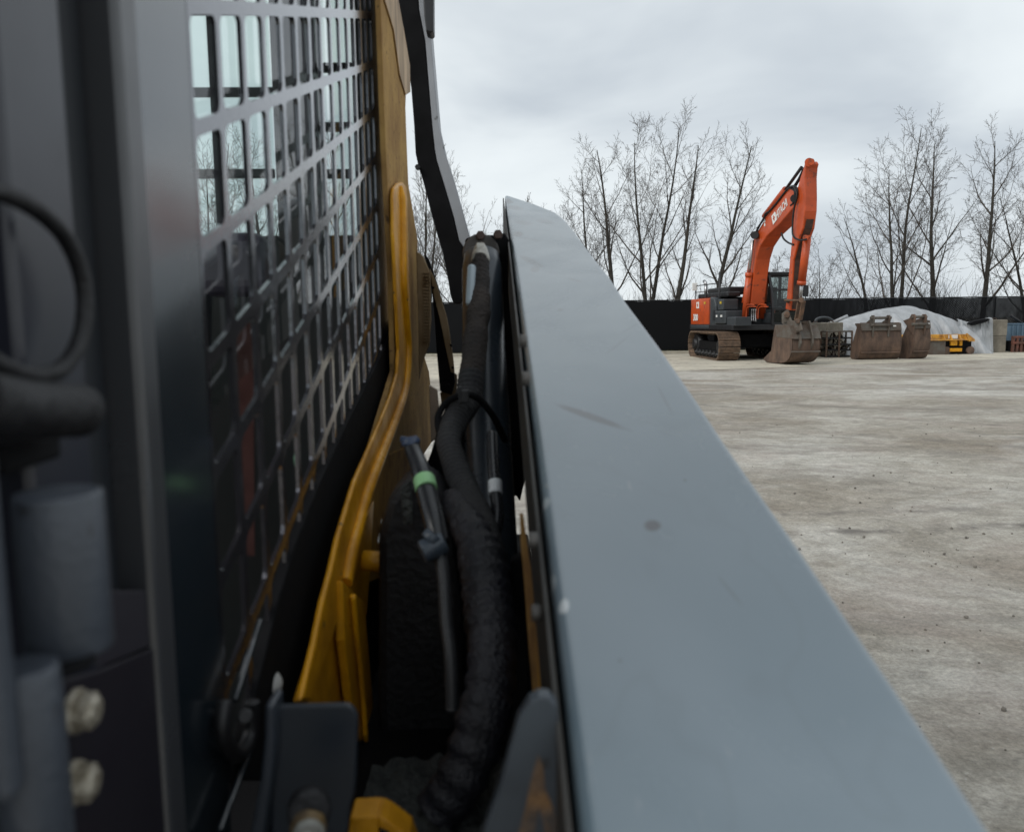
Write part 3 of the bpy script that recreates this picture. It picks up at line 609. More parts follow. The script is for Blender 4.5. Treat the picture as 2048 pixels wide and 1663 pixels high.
#YARD
# ------------------------------------------------------------------ things by the fence
def Z2(zx, zy): return (1600 + zx / 4.571, 560 + zy / 4.571)
def G2(zx, zy): p = UG(*Z2(zx, zy)); return p
def Y2(zx, zy, Y): return UY(*Z2(zx, zy), Y)
def loose_bucket(name, zx0, zx1, zyb, zyt, label, ang, depth, lug, openl):
    c = G2((zx0 + zx1) / 2, zyb); Y = c.y
    a_, b_ = Y2(zx0, zyb, Y), Y2(zx1, zyb, Y); W = (b_.x - a_.x)
    Hh = Y2(zx0, zyt, Y).z
    ca, sa = math.cos(R(ang)), math.sin(R(ang))
    X_ = Vector((ca, sa, 0)); D_ = Vector((-sa, ca, 0))
    Wb = W - abs(sa) * depth * .75
    O_ = Vector((a_.x + (abs(sa) * depth * .75 if ang > 0 else 0), Y, 0))
    t = thing(name, O_ + X_ * Wb / 2, label, 'digger bucket', 'excavator buckets standing by the fence')
    # profile: (depth from camera side, height): the curved back faces the yard
    pr = [(.10, Hh), (.05, Hh * .82), (0.0, Hh * .6), (0.0, Hh * .38), (.05, Hh * .2), (.18, .05), (.4, 0.0), (depth * .75, 0.0), (depth, .08)]
    P = spline([Vector((d, 0, z)) for d, z in pr], 5); n_ = len(P)
    def W3(p, x): return O_ + X_ * x + D_ * p.x + Vector((0, 0, p.z))
    b = MB(); vs = [W3(p, 0) for p in P] + [W3(p, Wb) for p in P]
    q = [Vector((p.x + .03, 0, p.z + .02)) for p in P]; vs += [W3(p, 0) for p in q] + [W3(p, Wb) for p in q]
    fs = []
    for i in range(n_ - 1): fs += [(i, n_ + i, n_ + i + 1, i + 1), (2 * n_ + i, 2 * n_ + i + 1, 3 * n_ + i + 1, 3 * n_ + i)]
    b.add(vs, fs, True); sh = b.build('shell', M['rust'], t)
    for x in (-.035, Wb):
        m_ = MB(); m_.prism([W3(p, x) for p in P] + [W3(Vector((depth * .8, 0, Hh * .45)), x), W3(Vector((depth * .45, 0, Hh * .85)), x), W3(Vector((.3, 0, Hh)), x)], X_ * .035); m_.build('side_plate', M['rust'], t, .006)
    m_ = MB(); m_.prism([W3(Vector((d, 0, z)), -.01) for d, z in ((.04, Hh * 1.0), (-.02, Hh * .80), (.1, Hh * .78), (.5, Hh * .95), (.5, Hh * 1.0))], X_ * (Wb + .02)); m_.build('top_section', M['rust_grey'], t, .008)
    m_ = MB(); m_.box(W3(Vector((.02, 0, Hh * .2)), Wb * .5), (Wb * .98, .07, .05), (X_, D_, UPV)); m_.build('wear_strip', M['rust'], t, .01)
    e0, e1, et = lug
    LH = Y2(zx0, et, Y).z
    for k, zx in enumerate((e0, e1)):
        x = (Y2(zx, zyb, Y).x - O_.x) / ca
        m_ = MB(); m_.prism([W3(Vector((d, 0, z)), x - .03) for d, z in ((-.03, Hh * .62), (-.06, Hh * .9), (-.10, LH - .12), (-.04, LH), (.1, LH), (.2, LH - .15), (.5, Hh))], X_ * .06); m_.build('ear', M['rust_grey'] if ang < 5 else M['rust'], t, .01)
    xa, xb = (Y2(e0, zyb, Y).x - O_.x) / ca, (Y2(e1, zyb, Y).x - O_.x) / ca
    for (d, z) in ((.02, LH - .1), (-.04, LH - .36)):
        m_ = MB(); m_.cyl(W3(Vector((d, 0, z)), xa - .1), W3(Vector((d, 0, z)), xb + .1), .05, 12); m_.build('pin', M['rust_grey'], t)
    for k in range(4):
        m_ = MB(); c_ = W3(Vector((depth, 0, .07)), Wb * (.1 + .8 * k / 3)); m_.prism([c_ - X_ * .04, c_ + D_ * .18, c_ + D_ * .18 + Vector((0, 0, .03)), c_ - X_ * .04 + Vector((0, 0, .1))], X_ * .08); m_.build('tooth', M['rust'], t)
    m_ = MB(); c_ = W3(Vector((-.022, 0, Hh * .92)), Wb * .82); m_.box(c_, (.11, .01, .05), (X_, D_, UPV)); m_.build('tag_plate', M['white'], t)
    return t
loose_bucket('excavator_bucket', 548, 920, 728, 395, 'wide rusty excavator bucket standing with grey top edge, left of the narrow one', 2, .75, (655, 800, 322), 0)
loose_bucket('excavator_bucket', 1000, 1205, 722, 370, 'narrow brown excavator bucket turned slightly, right of the wide one', 14, .85, (1020, 1135, 312), 0)
def block(zx0, zx1, zyb, zyt, Y, dep, label, zb=0.0, rot=0.0, seed=0):
    a_ = Y2(zx0, zyb, Y); b_ = Y2(zx1, zyb, Y); zt = Y2(zx0, zyt, Y).z
    t = thing('concrete_block', ((a_.x + b_.x) / 2, Y + dep / 2, zb), label, 'concrete block', 'concrete blocks by the tarp pile')
    m_ = MB(); ax = (Vector((math.cos(rot), math.sin(rot), 0)), Vector((-math.sin(rot), math.cos(rot), 0)), UPV)
    c = Vector(((a_.x + b_.x) / 2, Y + dep / 2, (zb + zt) / 2)); m_.box(c, (b_.x - a_.x, dep, zt - zb), ax)
    m_.build('block_body', M['conc'], t, .03)
    m_ = MB(); top = c + Vector((0, 0, (zt - zb) / 2)); m_.tube(spline([top + Vector((-.08, 0, -.02)), top + Vector((-.06, 0, .05)), top + Vector((.06, 0, .05)), top + Vector((.08, 0, -.02))], 4), .014, 6); m_.build('lifting_loop', M['rust'], t)
    return zt
YB = G2(200, 705).y + .3
h1 = block(92, 245, 705, 552, YB, .7, 'lower grey concrete block directly right of the excavator bucket')
block(95, 238, 552, 392, YB, .7, 'upper grey concrete block directly right of the excavator bucket', h1 + .003)
h1 = block(250, 400, 705, 552, YB + .45, .7, 'lower concrete block behind the dark steel rack')
block(240, 392, 552, 388, YB + .45, .7, 'upper concrete block behind the dark steel rack, next to the tarp', h1 + .003)
YR = G2(1800, 662).y + .2
h1 = block(1745, 1880, 662, 512, YR, .7, 'lower concrete block of the stack right of the tarp')
block(1742, 1893, 512, 362, YR, .7, 'upper concrete block of the stack right of the tarp', h1 + .003)
# steel rack
Yk = G2(350, 708).y
def kx(z): return Y2(z, 708, Yk).x
def kz(z): return Y2(350, z, Yk).z
t = thing('steel_rack', (kx(355), Yk + .3, 0), 'dark rusty steel rack with shelves standing before the concrete blocks', 'rack')
for z in (470, 530, 590, 640, 696):
    m_ = MB(); m_.box(((kx(238) + kx(478)) / 2, Yk + .3, kz(z)), (kx(478) - kx(238), .55, .06)); m_.build('shelf', M['rust_grey'] if z < 480 else M['black'], t, .005)
for z in (240, 355, 470):
    for dy in (.02, .56): m_ = MB(); m_.box((kx(z), Yk + dy, kz(470) / 2 + .01), (.06, .05, kz(470))); m_.build('post', M['rust'], t, .004)
random.seed(5); m_ = MB()
for i in range(34):
    z = random.choice((530, 590, 640, 696)); c = Vector((random.uniform(kx(250), kx(465)), Yk + random.uniform(.05, .5), kz(z) + .03)); hgt = random.uniform(.06, .2)
    if random.random() < .5: m_.tube(spline([c, c + Vector((random.uniform(-.05, .05), 0, hgt)), c + Vector((random.uniform(-.15, .15), 0, hgt * .9)), c + Vector((random.uniform(-.2, .2), 0, 0))], 4), .018, 6)
    else: m_.cyl(c, c + Vector((random.uniform(-.2, .2), random.uniform(-.1, .1), hgt)), random.uniform(.03, .06), 8)
m_.build('stored_scrap', M['rust_grey'], t)
# tarp pile
def tarp():
    Y = G2(1000, 690).y + 2.5
    pr = [(330, 640), (345, 372), (430, 345), (500, 338), (620, 308), (750, 270), (880, 252), (1010, 238), (1150, 268), (1290, 300), (1420, 352), (1500, 400), (1560, 452), (1610, 545), (1640, 640)]
    xs = [Y2(a, 400, Y - .75).x for a, b in pr]; zs = [Y2(900, b, Y).z for a, b in pr]
    zs[0] = 0; zs[-1] = 0
    t = thing('tarp_pile', ((xs[0] + xs[-1]) / 2, Y, 0), 'large mound covered by a pale grey wrinkled tarp behind the buckets', 'tarp pile')
    def Hx(x):
        for i in range(len(xs) - 1):
            if xs[i] <= x <= xs[i + 1]: f = (x - xs[i]) / (xs[i + 1] - xs[i] + 1e-9); return zs[i] * (1 - f) + zs[i + 1] * f
        return 0
    nx_, ny_ = 260, 110; vs = []; fs = []; D = 1.1
    for i in range(nx_ + 1):
        x = xs[0] + (xs[-1] - xs[0]) * i / nx_; h = Hx(x)
        for j in range(ny_ + 1):
            a = math.pi * j / ny_; cyv = -math.cos(a); sz = math.sin(a) ** .62
            fold = (1 - sz) * .9 + .25
            f1 = noise.noise(Vector((x * 1.6 + cyv * .8, cyv * .7, 2))) * .25 + abs(noise.noise(Vector((x * 2.6 + cyv * 1.9, cyv * .8, 7)))) * .75 + noise.noise(Vector((x * 8, cyv * 2.5, 4))) * .035
            r1 = abs(math.sin((x - 14.2) * .9 + cyv * 1.5 + .3 * noise.noise(Vector((x, cyv * 2, 1))))) ** .5 * .42
            vs.append((x + f1 * .15, Y + cyv * (D + (f1 + r1) * fold * .9), max(0.012, h * sz * (1 + (f1 - r1) * .06 * (1 if j != ny_ // 2 else 0)) - .0)))
    for i in range(nx_):
        for j in range(ny_): k = i * (ny_ + 1) + j; fs.append((k, k + ny_ + 1, k + ny_ + 2, k + 1))
    m_ = MB(); m_.add(vs, fs, True); m_.build('tarp', M['tarp'], t)
    # crumpled tail of tarp to the right
    Yt = G2(1680, 668).y + .5
    x0, x1 = Y2(1425, 600, Yt).x, Y2(1745, 600, Yt).x; n1_, n2_ = 90, 60; vs = []; fs = []
    tp = [(0, 352), (.2, 372), (.35, 385), (.5, 380), (.75, 362), (.93, 345), (1.0, 352)]
    for i in range(n1_ + 1):
        u = i / n1_; x = x0 + (x1 - x0) * u
        for k in range(len(tp) - 1):
            if tp[k][0] <= u <= tp[k + 1][0]: f = (u - tp[k][0]) / (tp[k + 1][0] - tp[k][0]); h = Y2(1500, tp[k][1] * (1 - f) + tp[k + 1][1] * f, Yt).z
        for j in range(n2_ + 1):
            w2 = j / n2_; cy_ = noise.noise(Vector((x * 3.2, w2 * 1.4, 3))) * .3 + abs(noise.noise(Vector((x * 7 + w2 * 2, w2 * 2, 9)))) * .22
            vs.append((x + cy_ * .25, Yt + (1 - w2) * .1 - .5 * (1 - w2) * (1 - u * .4) + cy_ * .5 + .9 * max(0, w2 - .85), .01 + h * min(1, w2 * 1.12) - cy_ * .12 * w2))
    for i in range(n1_):
        for j in range(n2_): k = i * (n2_ + 1) + j; fs.append((k, k + n2_ + 1, k + n2_ + 2, k + 1))
    m_ = MB(); m_.add(vs, fs, True); t2 = thing('crumpled_tarp', ((x0 + x1) / 2, Yt, 0), 'crumpled pale sheet hanging in folds beside the right concrete blocks', 'tarp'); m_.build('sheet', M['tarp'], t2)
    m_ = MB(); c = [(1555, 395), (1600, 372), (1660, 362), (1720, 350), (1745, 356), (1700, 385), (1640, 400), (1590, 415)]
    m_.prism([Y2(a, b, Yt - .25) for a, b in c], (0, .3, 0)); m_.build('dark_liner', M['blacker'], t2, .02)
tarp()
# yellow snow pusher / frame
Yf = G2(1400, 682).y + .1
def yx(z): return Y2(z, 600, Yf).x
def yz(z): return max(0, Y2(1300, z, Yf).z)
t = thing('plow_frame', (yx(1400), Yf + .5, 0), 'low yellow steel plow frame with dark open underside in front of the tarp', 'plow frame')
m_ = MB(); m_.box(((yx(920) + yx(1560)) / 2, Yf + .32, (yz(494) + yz(545)) / 2), (yx(1575) - yx(920), .06, yz(500) - yz(545))); m_.box(((yx(920) + yx(1590)) / 2, Yf + .1, yz(548)), (yx(1590) - yx(920), .12, .05)); m_.build('top_beam', M['yellow_dirty'], t, .01)
for z in (950, 1210, 1330, 1395, 1480, 1530): m_ = MB(); m_.prism([(yx(z), Yf + .06, yz(546)), (yx(z), Yf + .28, yz(546)), (yx(z), Yf + .28, yz(498)), (yx(z), Yf + .22, yz(498))], (.04, 0, 0)); m_.build('rib', M['yellow_dirty'], t, .004)
m_ = MB(); m_.box(((yx(920) + yx(1345)) / 2, Yf + .14, (yz(555) + yz(680)) / 2), (yx(1345) - yx(920), .06, yz(555) - yz(680))); m_.build('lower_plate', M['rust_grey'], t, .008)
m_ = MB(); m_.box(((yx(1345) + yx(1600)) / 2, Yf + .55, (yz(555) + yz(680)) / 2), (yx(1600) - yx(1345), .6, yz(555) - yz(680))); m_.build('underside_shade', M['blacker'], t, .008)  # solid near-black box stands in for shade under the frame
m_ = MB(); m_.box((yx(1425), Yf + .18, yz(575)), (yx(1460) - yx(1400), .1, .22)); m_.box((yx(1490), Yf + .18, yz(578)), (.1, .1, .22)); m_.box((yx(1445), Yf + .16, yz(640)), (.5, .08, .14)); m_.build('bracket', M['yellow'], t, .01)
m_ = MB(); m_.prism([Y2(a, b, Yf + .05) for a, b in ((1530, 485), (1600, 540), (1600, 560), (1545, 560), (1525, 500))], (0, .1, 0)); m_.build('end_plate', M['yellow_dirty'], t, .005)
m_ = MB(); m_.box((yx(1430), Yf + .27, yz(520)), (yx(1470) - yx(1385), .02, .15)); m_.build('label_plate', M['white'], t)
for z in (1365, 1585): m_ = MB(); m_.cyl((yx(z), Yf + .15, .16), (yx(z), Yf + .3, .16), .16, 18); m_.build('caster_wheel', M['rust'], t, .01)
# coil
m_ = MB(); c = G2(1655, 655); c.y += .15
for k in range(7):
    rr = .36 - .028 * k; ps = [c + Vector((math.cos(a_) * rr, .04 * k + .02 * math.sin(a_ * 3), .40 + math.sin(a_) * rr)) for a_ in [2 * math.pi * i / 28 for i in range(29)]]
    m_.tube(ps, .022, 8, caps=False)
tag(m_.build('pipe_coil', mat('pale_plastic_pipe', (.42, .44, .45), .4)), 'coil of pale pipe leaning on the crumpled sheet', 'pipe coil')
# bent hose arc and pole behind the left blocks
m_ = MB(); m_.tube(spline([Y2(140, 395, YB + 1.6), Y2(150, 360, YB + 1.6), Y2(200, 342, YB + 1.6), Y2(262, 348, YB + 1.6), Y2(305, 378, YB + 1.6), Y2(318, 400, YB + 1.6)], 6), .055, 10)
tag(m_.build('bent_pipe', M['dgrey']), 'dark bent pipe arching over the left concrete blocks', 'pipe')
m_ = MB(); m_.tube([Y2(300, 388, YB + 1.3), Y2(435, 328, YB + 1.3)], .07, 12)
tag(m_.build('pale_pole', M['tarp']), 'pale round pole lying on the left concrete blocks against the tarp', 'pole')
# blue tank, rusty frame, dark leaning pole at right
Yb = YR + 1.0
t = thing('blue_container', Y2(1970, 600, Yb) * Vector((1, 1, 0)) if False else Vector((Y2(1970, 600, Yb).x, Yb, 0)), 'faded blue steel container beyond the right concrete blocks', 'container')
x0, x1 = Y2(1888, 500, Yb).x, Y2(2120, 500, Yb).x; zt = Y2(1950, 405, Yb).z
m_ = MB(); m_.box(((x0 + x1) / 2, Yb + .5, zt / 2 + .2), (x1 - x0, 1.0, zt - .4)); m_.build('container_body', M['blue'], t, .03)
m_ = MB(); m_.box(((x0 + x1) / 2, Yb + .5, zt + .02), (x1 - x0 + .06, 1.06, .05)); m_.build('lid', M['blue'], t, .01)
for k in range(4): m_ = MB(); m_.box((x0 + .25 + k * (x1 - x0 - .5) / 3, Yb - .03, zt / 2 + .2), (.06, .05, zt - .45)); m_.build('rib', M['blue'], t, .005)
for x in (x0 + .1, x1 - .1): m_ = MB(); m_.box((x, Yb + .5, .11), (.12, .8, .22)); m_.build('foot', M['black'], t)
Yr2 = YR - .2; x0, x1 = Y2(1935, 600, Yr2).x, Y2(2110, 600, Yr2).x; za, zb = Y2(1950, 520, Yr2).z, Y2(1950, 655, Yr2).z
t = thing('rusty_frame', ((x0 + x1) / 2, Yr2, 0), 'rusty red brown steel frame at the right edge before the blue container', 'steel frame')
for z in (za, za * .62): m_ = MB(); m_.box(((x0 + x1) / 2, Yr2, z), (x1 - x0, .12, .09)); m_.build('rail', M['redrust'], t, .005)
for k in range(5): m_ = MB(); m_.box((x0 + .06 + k * (x1 - x0 - .12) / 4, Yr2 + .02, za / 2), (.1, .1, za)); m_.build('post', M['redrust'], t, .005)
m_ = MB(); m_.box(((x0 + x1) / 2, Yr2 + .35, za * .4), (x1 - x0 - .1, .5, za * .7)); m_.build('inner_box', M['blacker'], t, .01)
m_ = MB(); m_.tube([Y2(1925, 322, YR + 1.6), Y2(2040, 400, YR + 1.6)], .05, 10); m_.tube([Y2(1925, 322, YR + 1.6), Y2(1936, 330, YR + 1.6)], .056, 10)
tag(m_.build('leaning_pole', M['black']), 'dark pole slanting against the fence above the blue container', 'pole')
#LOADER
# ------------------------------------------------------------------ skid steer loader (camera stands beside its cab, looking rearward)
CXP = -.24   # plane of the cab side
ld = thing('skid_steer_loader', (-.6, 1.4, 0), 'yellow and grey skid steer loader in the foreground with pierced screen and long arm', 'loader')
lp_grey = mat('screen_grey_paint', (0.12, 0.117, 0.133), 0.13, metal=.8, spec=.8, coat=.8, var=.15, vscale=8, rvar=.06, bump=.04, bscale=120)
lp_dark = mat('post_dark_paint', (0.018, 0.020, 0.031), 0.35, spec=.7, var=.25, vscale=4, rvar=.08)
lp_mid = mat('post_grey_paint', (0.012, 0.018, 0.024), 0.24, spec=1.0, coat=.6, var=.2, vscale=5, rvar=.06)
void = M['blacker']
def PZ(Y, z, X=CXP): return Vector((X, Y, 1.55 + z))
# side screen: one pierced sheet, rows climb toward the rear
S = .354; Y0 = .675; nC = 14; dY = (1.735 - Y0) / nC; rowH = .0955; rows0 = [-.35 + .1 * k - .0 for k in range(-2, 11)]
REF = .1561
def rz(k, Y): return REF + k * rowH + S * (Y - Y0)
BND = [UX(a, b, CXP) for a, b in ((455, 1560), (492, 1430), (520, 1320), (548, 1205), (585, 1085), (632, 968), (684, 856), (734, 758), (768, 692), (782, 640))]
def zbound(y):
    for a, b in zip(BND, BND[1:]):
        if a.y <= y <= b.y: return a.z + (b.z - a.z) * (y - a.y) / (b.y - a.y) - 1.55
    return -9 if y < BND[0].y else BND[-1].z - 1.55
m_ = MB(); TH = .0045
for i in range(nC):
    ya, yb = Y0 + i * dY, Y0 + (i + 1) * dY
    zlo = zbound((ya + yb) / 2)
    for k in range(-7, 5):
        if rz(k + 1, ya) < zlo: continue
        bwY, bwZ = .0062, .0068
        ia, ib = ya + bwY, yb - bwY; r = .009; hole = []
        for (cy, ck, a0) in ((ib - r, 1, 0), (ia + r, 1, 90), (ia + r, 0, 180), (ib - r, 0, 270)):
            for q in range(4):
                a = R(a0 + 30 * q); yy = cy + r * math.cos(a)
                zz = (rz(k + ck, yy) + (-1 if ck else 1) * (bwZ + r)) + r * math.sin(a)
                hole.append((yy, zz))
        outer = []
        for (yy, zz) in hole:
            pass
        # outer ring: matched points on the cell border
        cyc, czc = (ya + yb) / 2, (rz(k, (ya + yb) / 2) + rz(k + 1, (ya + yb) / 2)) / 2
        for j, (yy, zz) in enumerate(hole):
            g_ = j // 4; q = j % 4
            cor = ((yb, 1), (ya, 1), (ya, 0), (yb, 0))[g_]
            if g_ == 0: o_ = (yb, zz) if q < 1 else ((yy, None) if q > 2 else (yb, None))
            elif g_ == 1: o_ = (yy, None) if q < 1 else ((ya, zz) if q > 2 else (ya, None))
            elif g_ == 2: o_ = (ya, zz) if q < 1 else ((yy, None) if q > 2 else (ya, None))
            else: o_ = (yy, None) if q < 1 else ((yb, zz) if q > 2 else (yb, None))
            if o_[1] is None: o_ = (o_[0], rz(k + cor[1], o_[0]))
            outer.append(o_)
        n_ = len(hole)
        vs = [PZ(a, b) for a, b in outer] + [PZ(a, b) for a, b in hole] + [PZ(a, b, CXP - TH) for a, b in hole] + [PZ(a, b, CXP - TH) for a, b in outer]
        fs = []
        for j in range(n_):
            jj = (j + 1) % n_; fs.append((j, n_ + j, n_ + jj, jj)); fs.append((n_ + j, 2 * n_ + j, 2 * n_ + jj, n_ + jj)); fs.append((2 * n_ + j, 3 * n_ + j, 3 * n_ + jj, 2 * n_ + jj))
        m_.add(vs, fs)
YE = Y0 + nC * dY
m_.prism([PZ(YE, zbound(YE) ), PZ(YE + .22, zbound(YE)), PZ(YE + .22, rz(5, YE)), PZ(YE, rz(5, YE))], (-TH, 0, 0)) if True else m_.prism([PZ(YE, rz(-7, YE)), PZ(YE + .22, rz(-7, YE)), PZ(YE + .22, rz(5, YE)), PZ(YE, rz(5, YE))], (-TH, 0, 0))
sc = m_.build('side_screen', lp_grey, ld)
m_ = MB(); bp_ = [Vector((CXP + .004, p.y, p.z)) for p in BND]
m_.prism(bp_ + [UX(a, b, CXP + .004) for a, b in ((830, 640), (800, 900), (760, 1200), (720, 1560))], (-.012, 0, 0)); m_.build('lower_gap_shade', void, ld, .002)  # near-black sheet painted in as the shade of the gap below the screen
# glass behind the screen
m_ = MB(); m_.add([PZ(.63, -.12, CXP - .03), PZ(.85, -.06, CXP - .03), PZ(YE + .05, .12, CXP - .03), PZ(YE + .05, .95, CXP - .03), PZ(.63, .95, CXP - .03)], [(0, 1, 2, 3, 4)]); m_.build('side_glass', glass_cab, ld)
# door post left of the screen: a folded profile running up the cab
def vprof(pts, z0, z1, name, mt, bev=.0):
    m_ = MB(); n_ = len(pts); m_.prism([Vector((x, y, 1.55 + z0)) for y, x in pts], (0, 0, z1 - z0)); return m_.build(name, mt, ld, bev)
vprof([(.5595, CXP + .0), (Y0 - .0005, CXP + .0), (Y0 - .0005, CXP - .06), (.5595, CXP - .06)], -.9, .9, 'screen_frame', lp_mid, .001)
vprof([(.527, CXP + .010), (.5585, CXP + .010), (.5585, CXP - .05), (.527, CXP - .05)], -.9, .9, 'door_seal_channel', mat('channel_grey_paint', (.045, .047, .052), .33, spec=.9, var=.2, vscale=6), .005)
vprof([(.473, CXP - .012), (.5265, CXP - .012), (.5265, CXP - .06), (.473, CXP - .06)], -.9, .9, 'door_seal', mat('seal_rubber', (.012, .015, .02), .5, var=.2), .004)
vprof([(.408, CXP + .003), (.4725, CXP + .003), (.4725, CXP - .05), (.408, CXP - .05)], -.9, .9, 'door_edge', lp_dark, .004)
vprof([(.2, CXP - .02), (.4075, CXP - .02), (.4075, CXP - .06), (.2, CXP - .06)], -.9, .9, 'door_gap_shade', void, .004)  # near-black strip paints the shade of the gap beside the door
# cab interior: rear wall with window openings, floor, roof, far wall
YRW = 1.80
def RW(px, py): return UY(px, py, YRW)
def rear_rect(x0, x1, y0, y1, name, mt, th=.05):
    a_, b_ = RW(x0, y0), RW(x1, y1); ym = min(max((y0 + y1) / 2, 100), 640); xa, xb = RW(x0, ym).x, min(RW(x1, ym).x, CXP - .008); a_.x, b_.x = xa, xb; m_ = MB(); m_.box(((a_.x + b_.x) / 2, YRW + th / 2, (a_.z + b_.z) / 2), (abs(b_.x - a_.x), th, abs(a_.z - b_.z))); return m_.build(name, mt, ld, .003)
inner = mat('cab_inner_black', (0.012, 0.016, 0.017), 0.6, var=.4, vscale=5)
rear_rect(-260, 760, 478, 1900, 'rear_wall', inner)
rear_rect(545, 632, -420, 477, 'rear_pillar', inner)
rear_rect(702, 760, -420, 477, 'corner_post', inner)
rear_rect(-260, -100, -420, 477, 'far_corner_post', inner)
# rear screen bars
m_ = MB()
for y in (-330, -150, 15, 182, 348): a_, b_ = RW(-100, y), RW(545, y); m_.box(((a_.x + b_.x) / 2, YRW + .02, a_.z), (b_.x - a_.x, .012, .02))
for x in (-20, 90, 200, 300, 392, 452, 520): a_ = RW(x, -420); b_ = RW(x, 477); m_.box((a_.x, YRW + .02, (a_.z + b_.z) / 2), (.012 if x != 392 else .02, .012, a_.z - b_.z))
for y in (130, 250, 345): a_, b_ = RW(632, y), RW(702, y); m_.box(((a_.x + b_.x) / 2, YRW + .02, a_.z), (b_.x - a_.x, .012, .02))
m_.build('rear_screen', inner, ld, .003)
m_ = MB(); a_, b_ = RW(-100, -420), RW(545, 477); m_.add([(a_.x, YRW + .045, a_.z), (b_.x, YRW + .045, a_.z), (b_.x, YRW + .045, b_.z), (a_.x, YRW + .045, b_.z)], [(0, 1, 2, 3)])
a_, b_ = RW(632, -420), RW(702, 477); m_.add([(a_.x, YRW + .045, a_.z), (b_.x, YRW + .045, a_.z), (b_.x, YRW + .045, b_.z), (a_.x, YRW + .045, b_.z)], [(0, 1, 2, 3)])
m_.build('rear_glass', glassmat('pale_green_glass', (.93, .99, .97), .6), ld)
m_ = MB(); m_.box((-.75, 1.03, 1.55 + .93), (1.02, 1.66, .05)); m_.build('cab_roof', lp_dark, ld, .01)
m_ = MB(); m_.box((-.75, 1.03, .72), (1.0, 1.6, .05)); m_.build('cab_floor', inner, ld)
m_ = MB()
for y in (.25, 1.58): m_.box((-1.24, y, 1.6), (.05, .08, 1.75))
m_.box((-1.24, .93, 1.05), (.05, 1.3, .75)); m_.box((-1.24, .93, 2.42), (.05, 1.3, .1)); m_.build('far_side_frame', inner, ld, .004)
# seat and belt
m_ = MB(); m_.box((-.72, 1.05, 1.06), (.46, .46, .12)); m_.prism([(-.95, 1.25, 1.05), (-.95, 1.36, 1.05), (-.95, 1.46, 1.66), (-.95, 1.36, 1.68)], (.46, 0, 0)); m_.build('seat', mat('seat_vinyl', (.028, .025, .035), .45, var=.3, vscale=3), ld, .03, 4)
a_ = UY(470, 530, 1.3); m_ = MB(); m_.box(a_, (.11, .06, .1)); m_.box(a_ + Vector((-.13, 0, 0)), (.11, .06, .1)); m_.build('headrest', mat('headrest_vinyl', (.06, .05, .075), .35, var=.3, vscale=3), ld, .025, 4)
m_ = MB(); m_.tube([UY(491, 640, .95), UY(491, 900, .96), UY(495, 1120, .97)], .0001, 4); m_ = MB()
p_, q_ = UY(490, 645, .95), UY(494, 1110, .97); m_.beam(p_, q_, .019, .002, (0, 1, 0)); m_.build('seat_belt', mat('orange_belt_webbing', (.045, .011, .008), .9, var=.3, vscale=40), ld)
m_ = MB(); m_.box(UX(553, 1368, CXP + .004), (.004, .03, .045)); m_ = MB()
def plug(px, py, ry, rzz, name, mt, X=CXP + .006):
    c = UX(px, py, X); m_ = MB(); N = 14; R_ = []
    vs = [c + Vector((.006, 0, 0))]
    for k in range(1, 4):
        for j in range(N): a = 2 * math.pi * j / N; s = k / 3; vs.append(c + Vector((.006 * (1 - s * s), ry * s * math.cos(a), rzz * s * math.sin(a))))
    fs = [(0, 1 + j, 1 + (j + 1) % N) for j in range(N)]
    for k in range(2):
        for j in range(N): a = 1 + k * N; fs.append((a + j, a + N + j, a + N + (j + 1) % N, a + (j + 1) % N))
    m_.add(vs, fs, True); return m_.build(name, mt, ld)
plug(553, 1368, .015, .012, 'screen_plug', mat('pale_plastic', (.5, .5, .48), .5))
plug(782, 695, .02, .010, 'screen_plug', mat('pale_plastic', (.5, .5, .48), .5))
gp = mat('green_plastic', (.20, .42, .25), .5)
plug(432, 1282, .012, .016, 'green_knob', gp, CXP - .035); plug(592, 918, .014, .011, 'green_knob', gp, CXP - .035)
# body side sill under the screen
m_ = MB()
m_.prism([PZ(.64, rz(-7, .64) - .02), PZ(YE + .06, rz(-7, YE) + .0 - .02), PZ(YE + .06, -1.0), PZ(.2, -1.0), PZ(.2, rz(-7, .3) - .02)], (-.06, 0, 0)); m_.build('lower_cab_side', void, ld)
# dark edge trim behind the screen
m_ = MB(); pts = [(794, 640), (796, 700), (775, 780), (745, 860), (715, 960), (680, 1060), (655, 1180), (630, 1300), (608, 1400)]
m_.tube(spline([UX(a, b, CXP - .012) for a, b in pts], 4), .018, 8); m_.build('edge_seal', M['rubber'], ld)
# yellow and tan body side wall
XT = -.215
tan = mat('sunfaded_tan_paint', (.46, .29, .10), .85, spec=.12, col2=(.29, .17, .07), vscale=9, bump=.15, bscale=60, stretch=(1, 1, .8), speck=(70, .63, (.12, .075, .04)), rvar=.05)
tan2 = mat('faded_tan_plate', (.27, .205, .13), .8, spec=.15, col2=(.17, .12, .065), vscale=12, stretch=(1, 1, .6), rvar=.05, speck=(60, .66, (.10, .06, .03)))
upper = [(757, -120), (778, -120), (792, 0), (806, 60), (819, 130), (821, 184), (812, 190), (811, 215), (814, 300), (817, 370), (826, 420), (835, 480), (838, 600), (842, 690), (858, 742), (864, 800), (866, 880), (850, 905), (838, 930), (826, 1000), (812, 1060), (795, 1140), (770, 1150), (700, 1150), (735, 930), (790, 740), (786, 560), (772, 300)]
m_ = MB(); m_.prism([UX(a, b, XT) for a, b in upper], (-.012, 0, 0)); m_.build('rear_tower', tan, ld, .002)
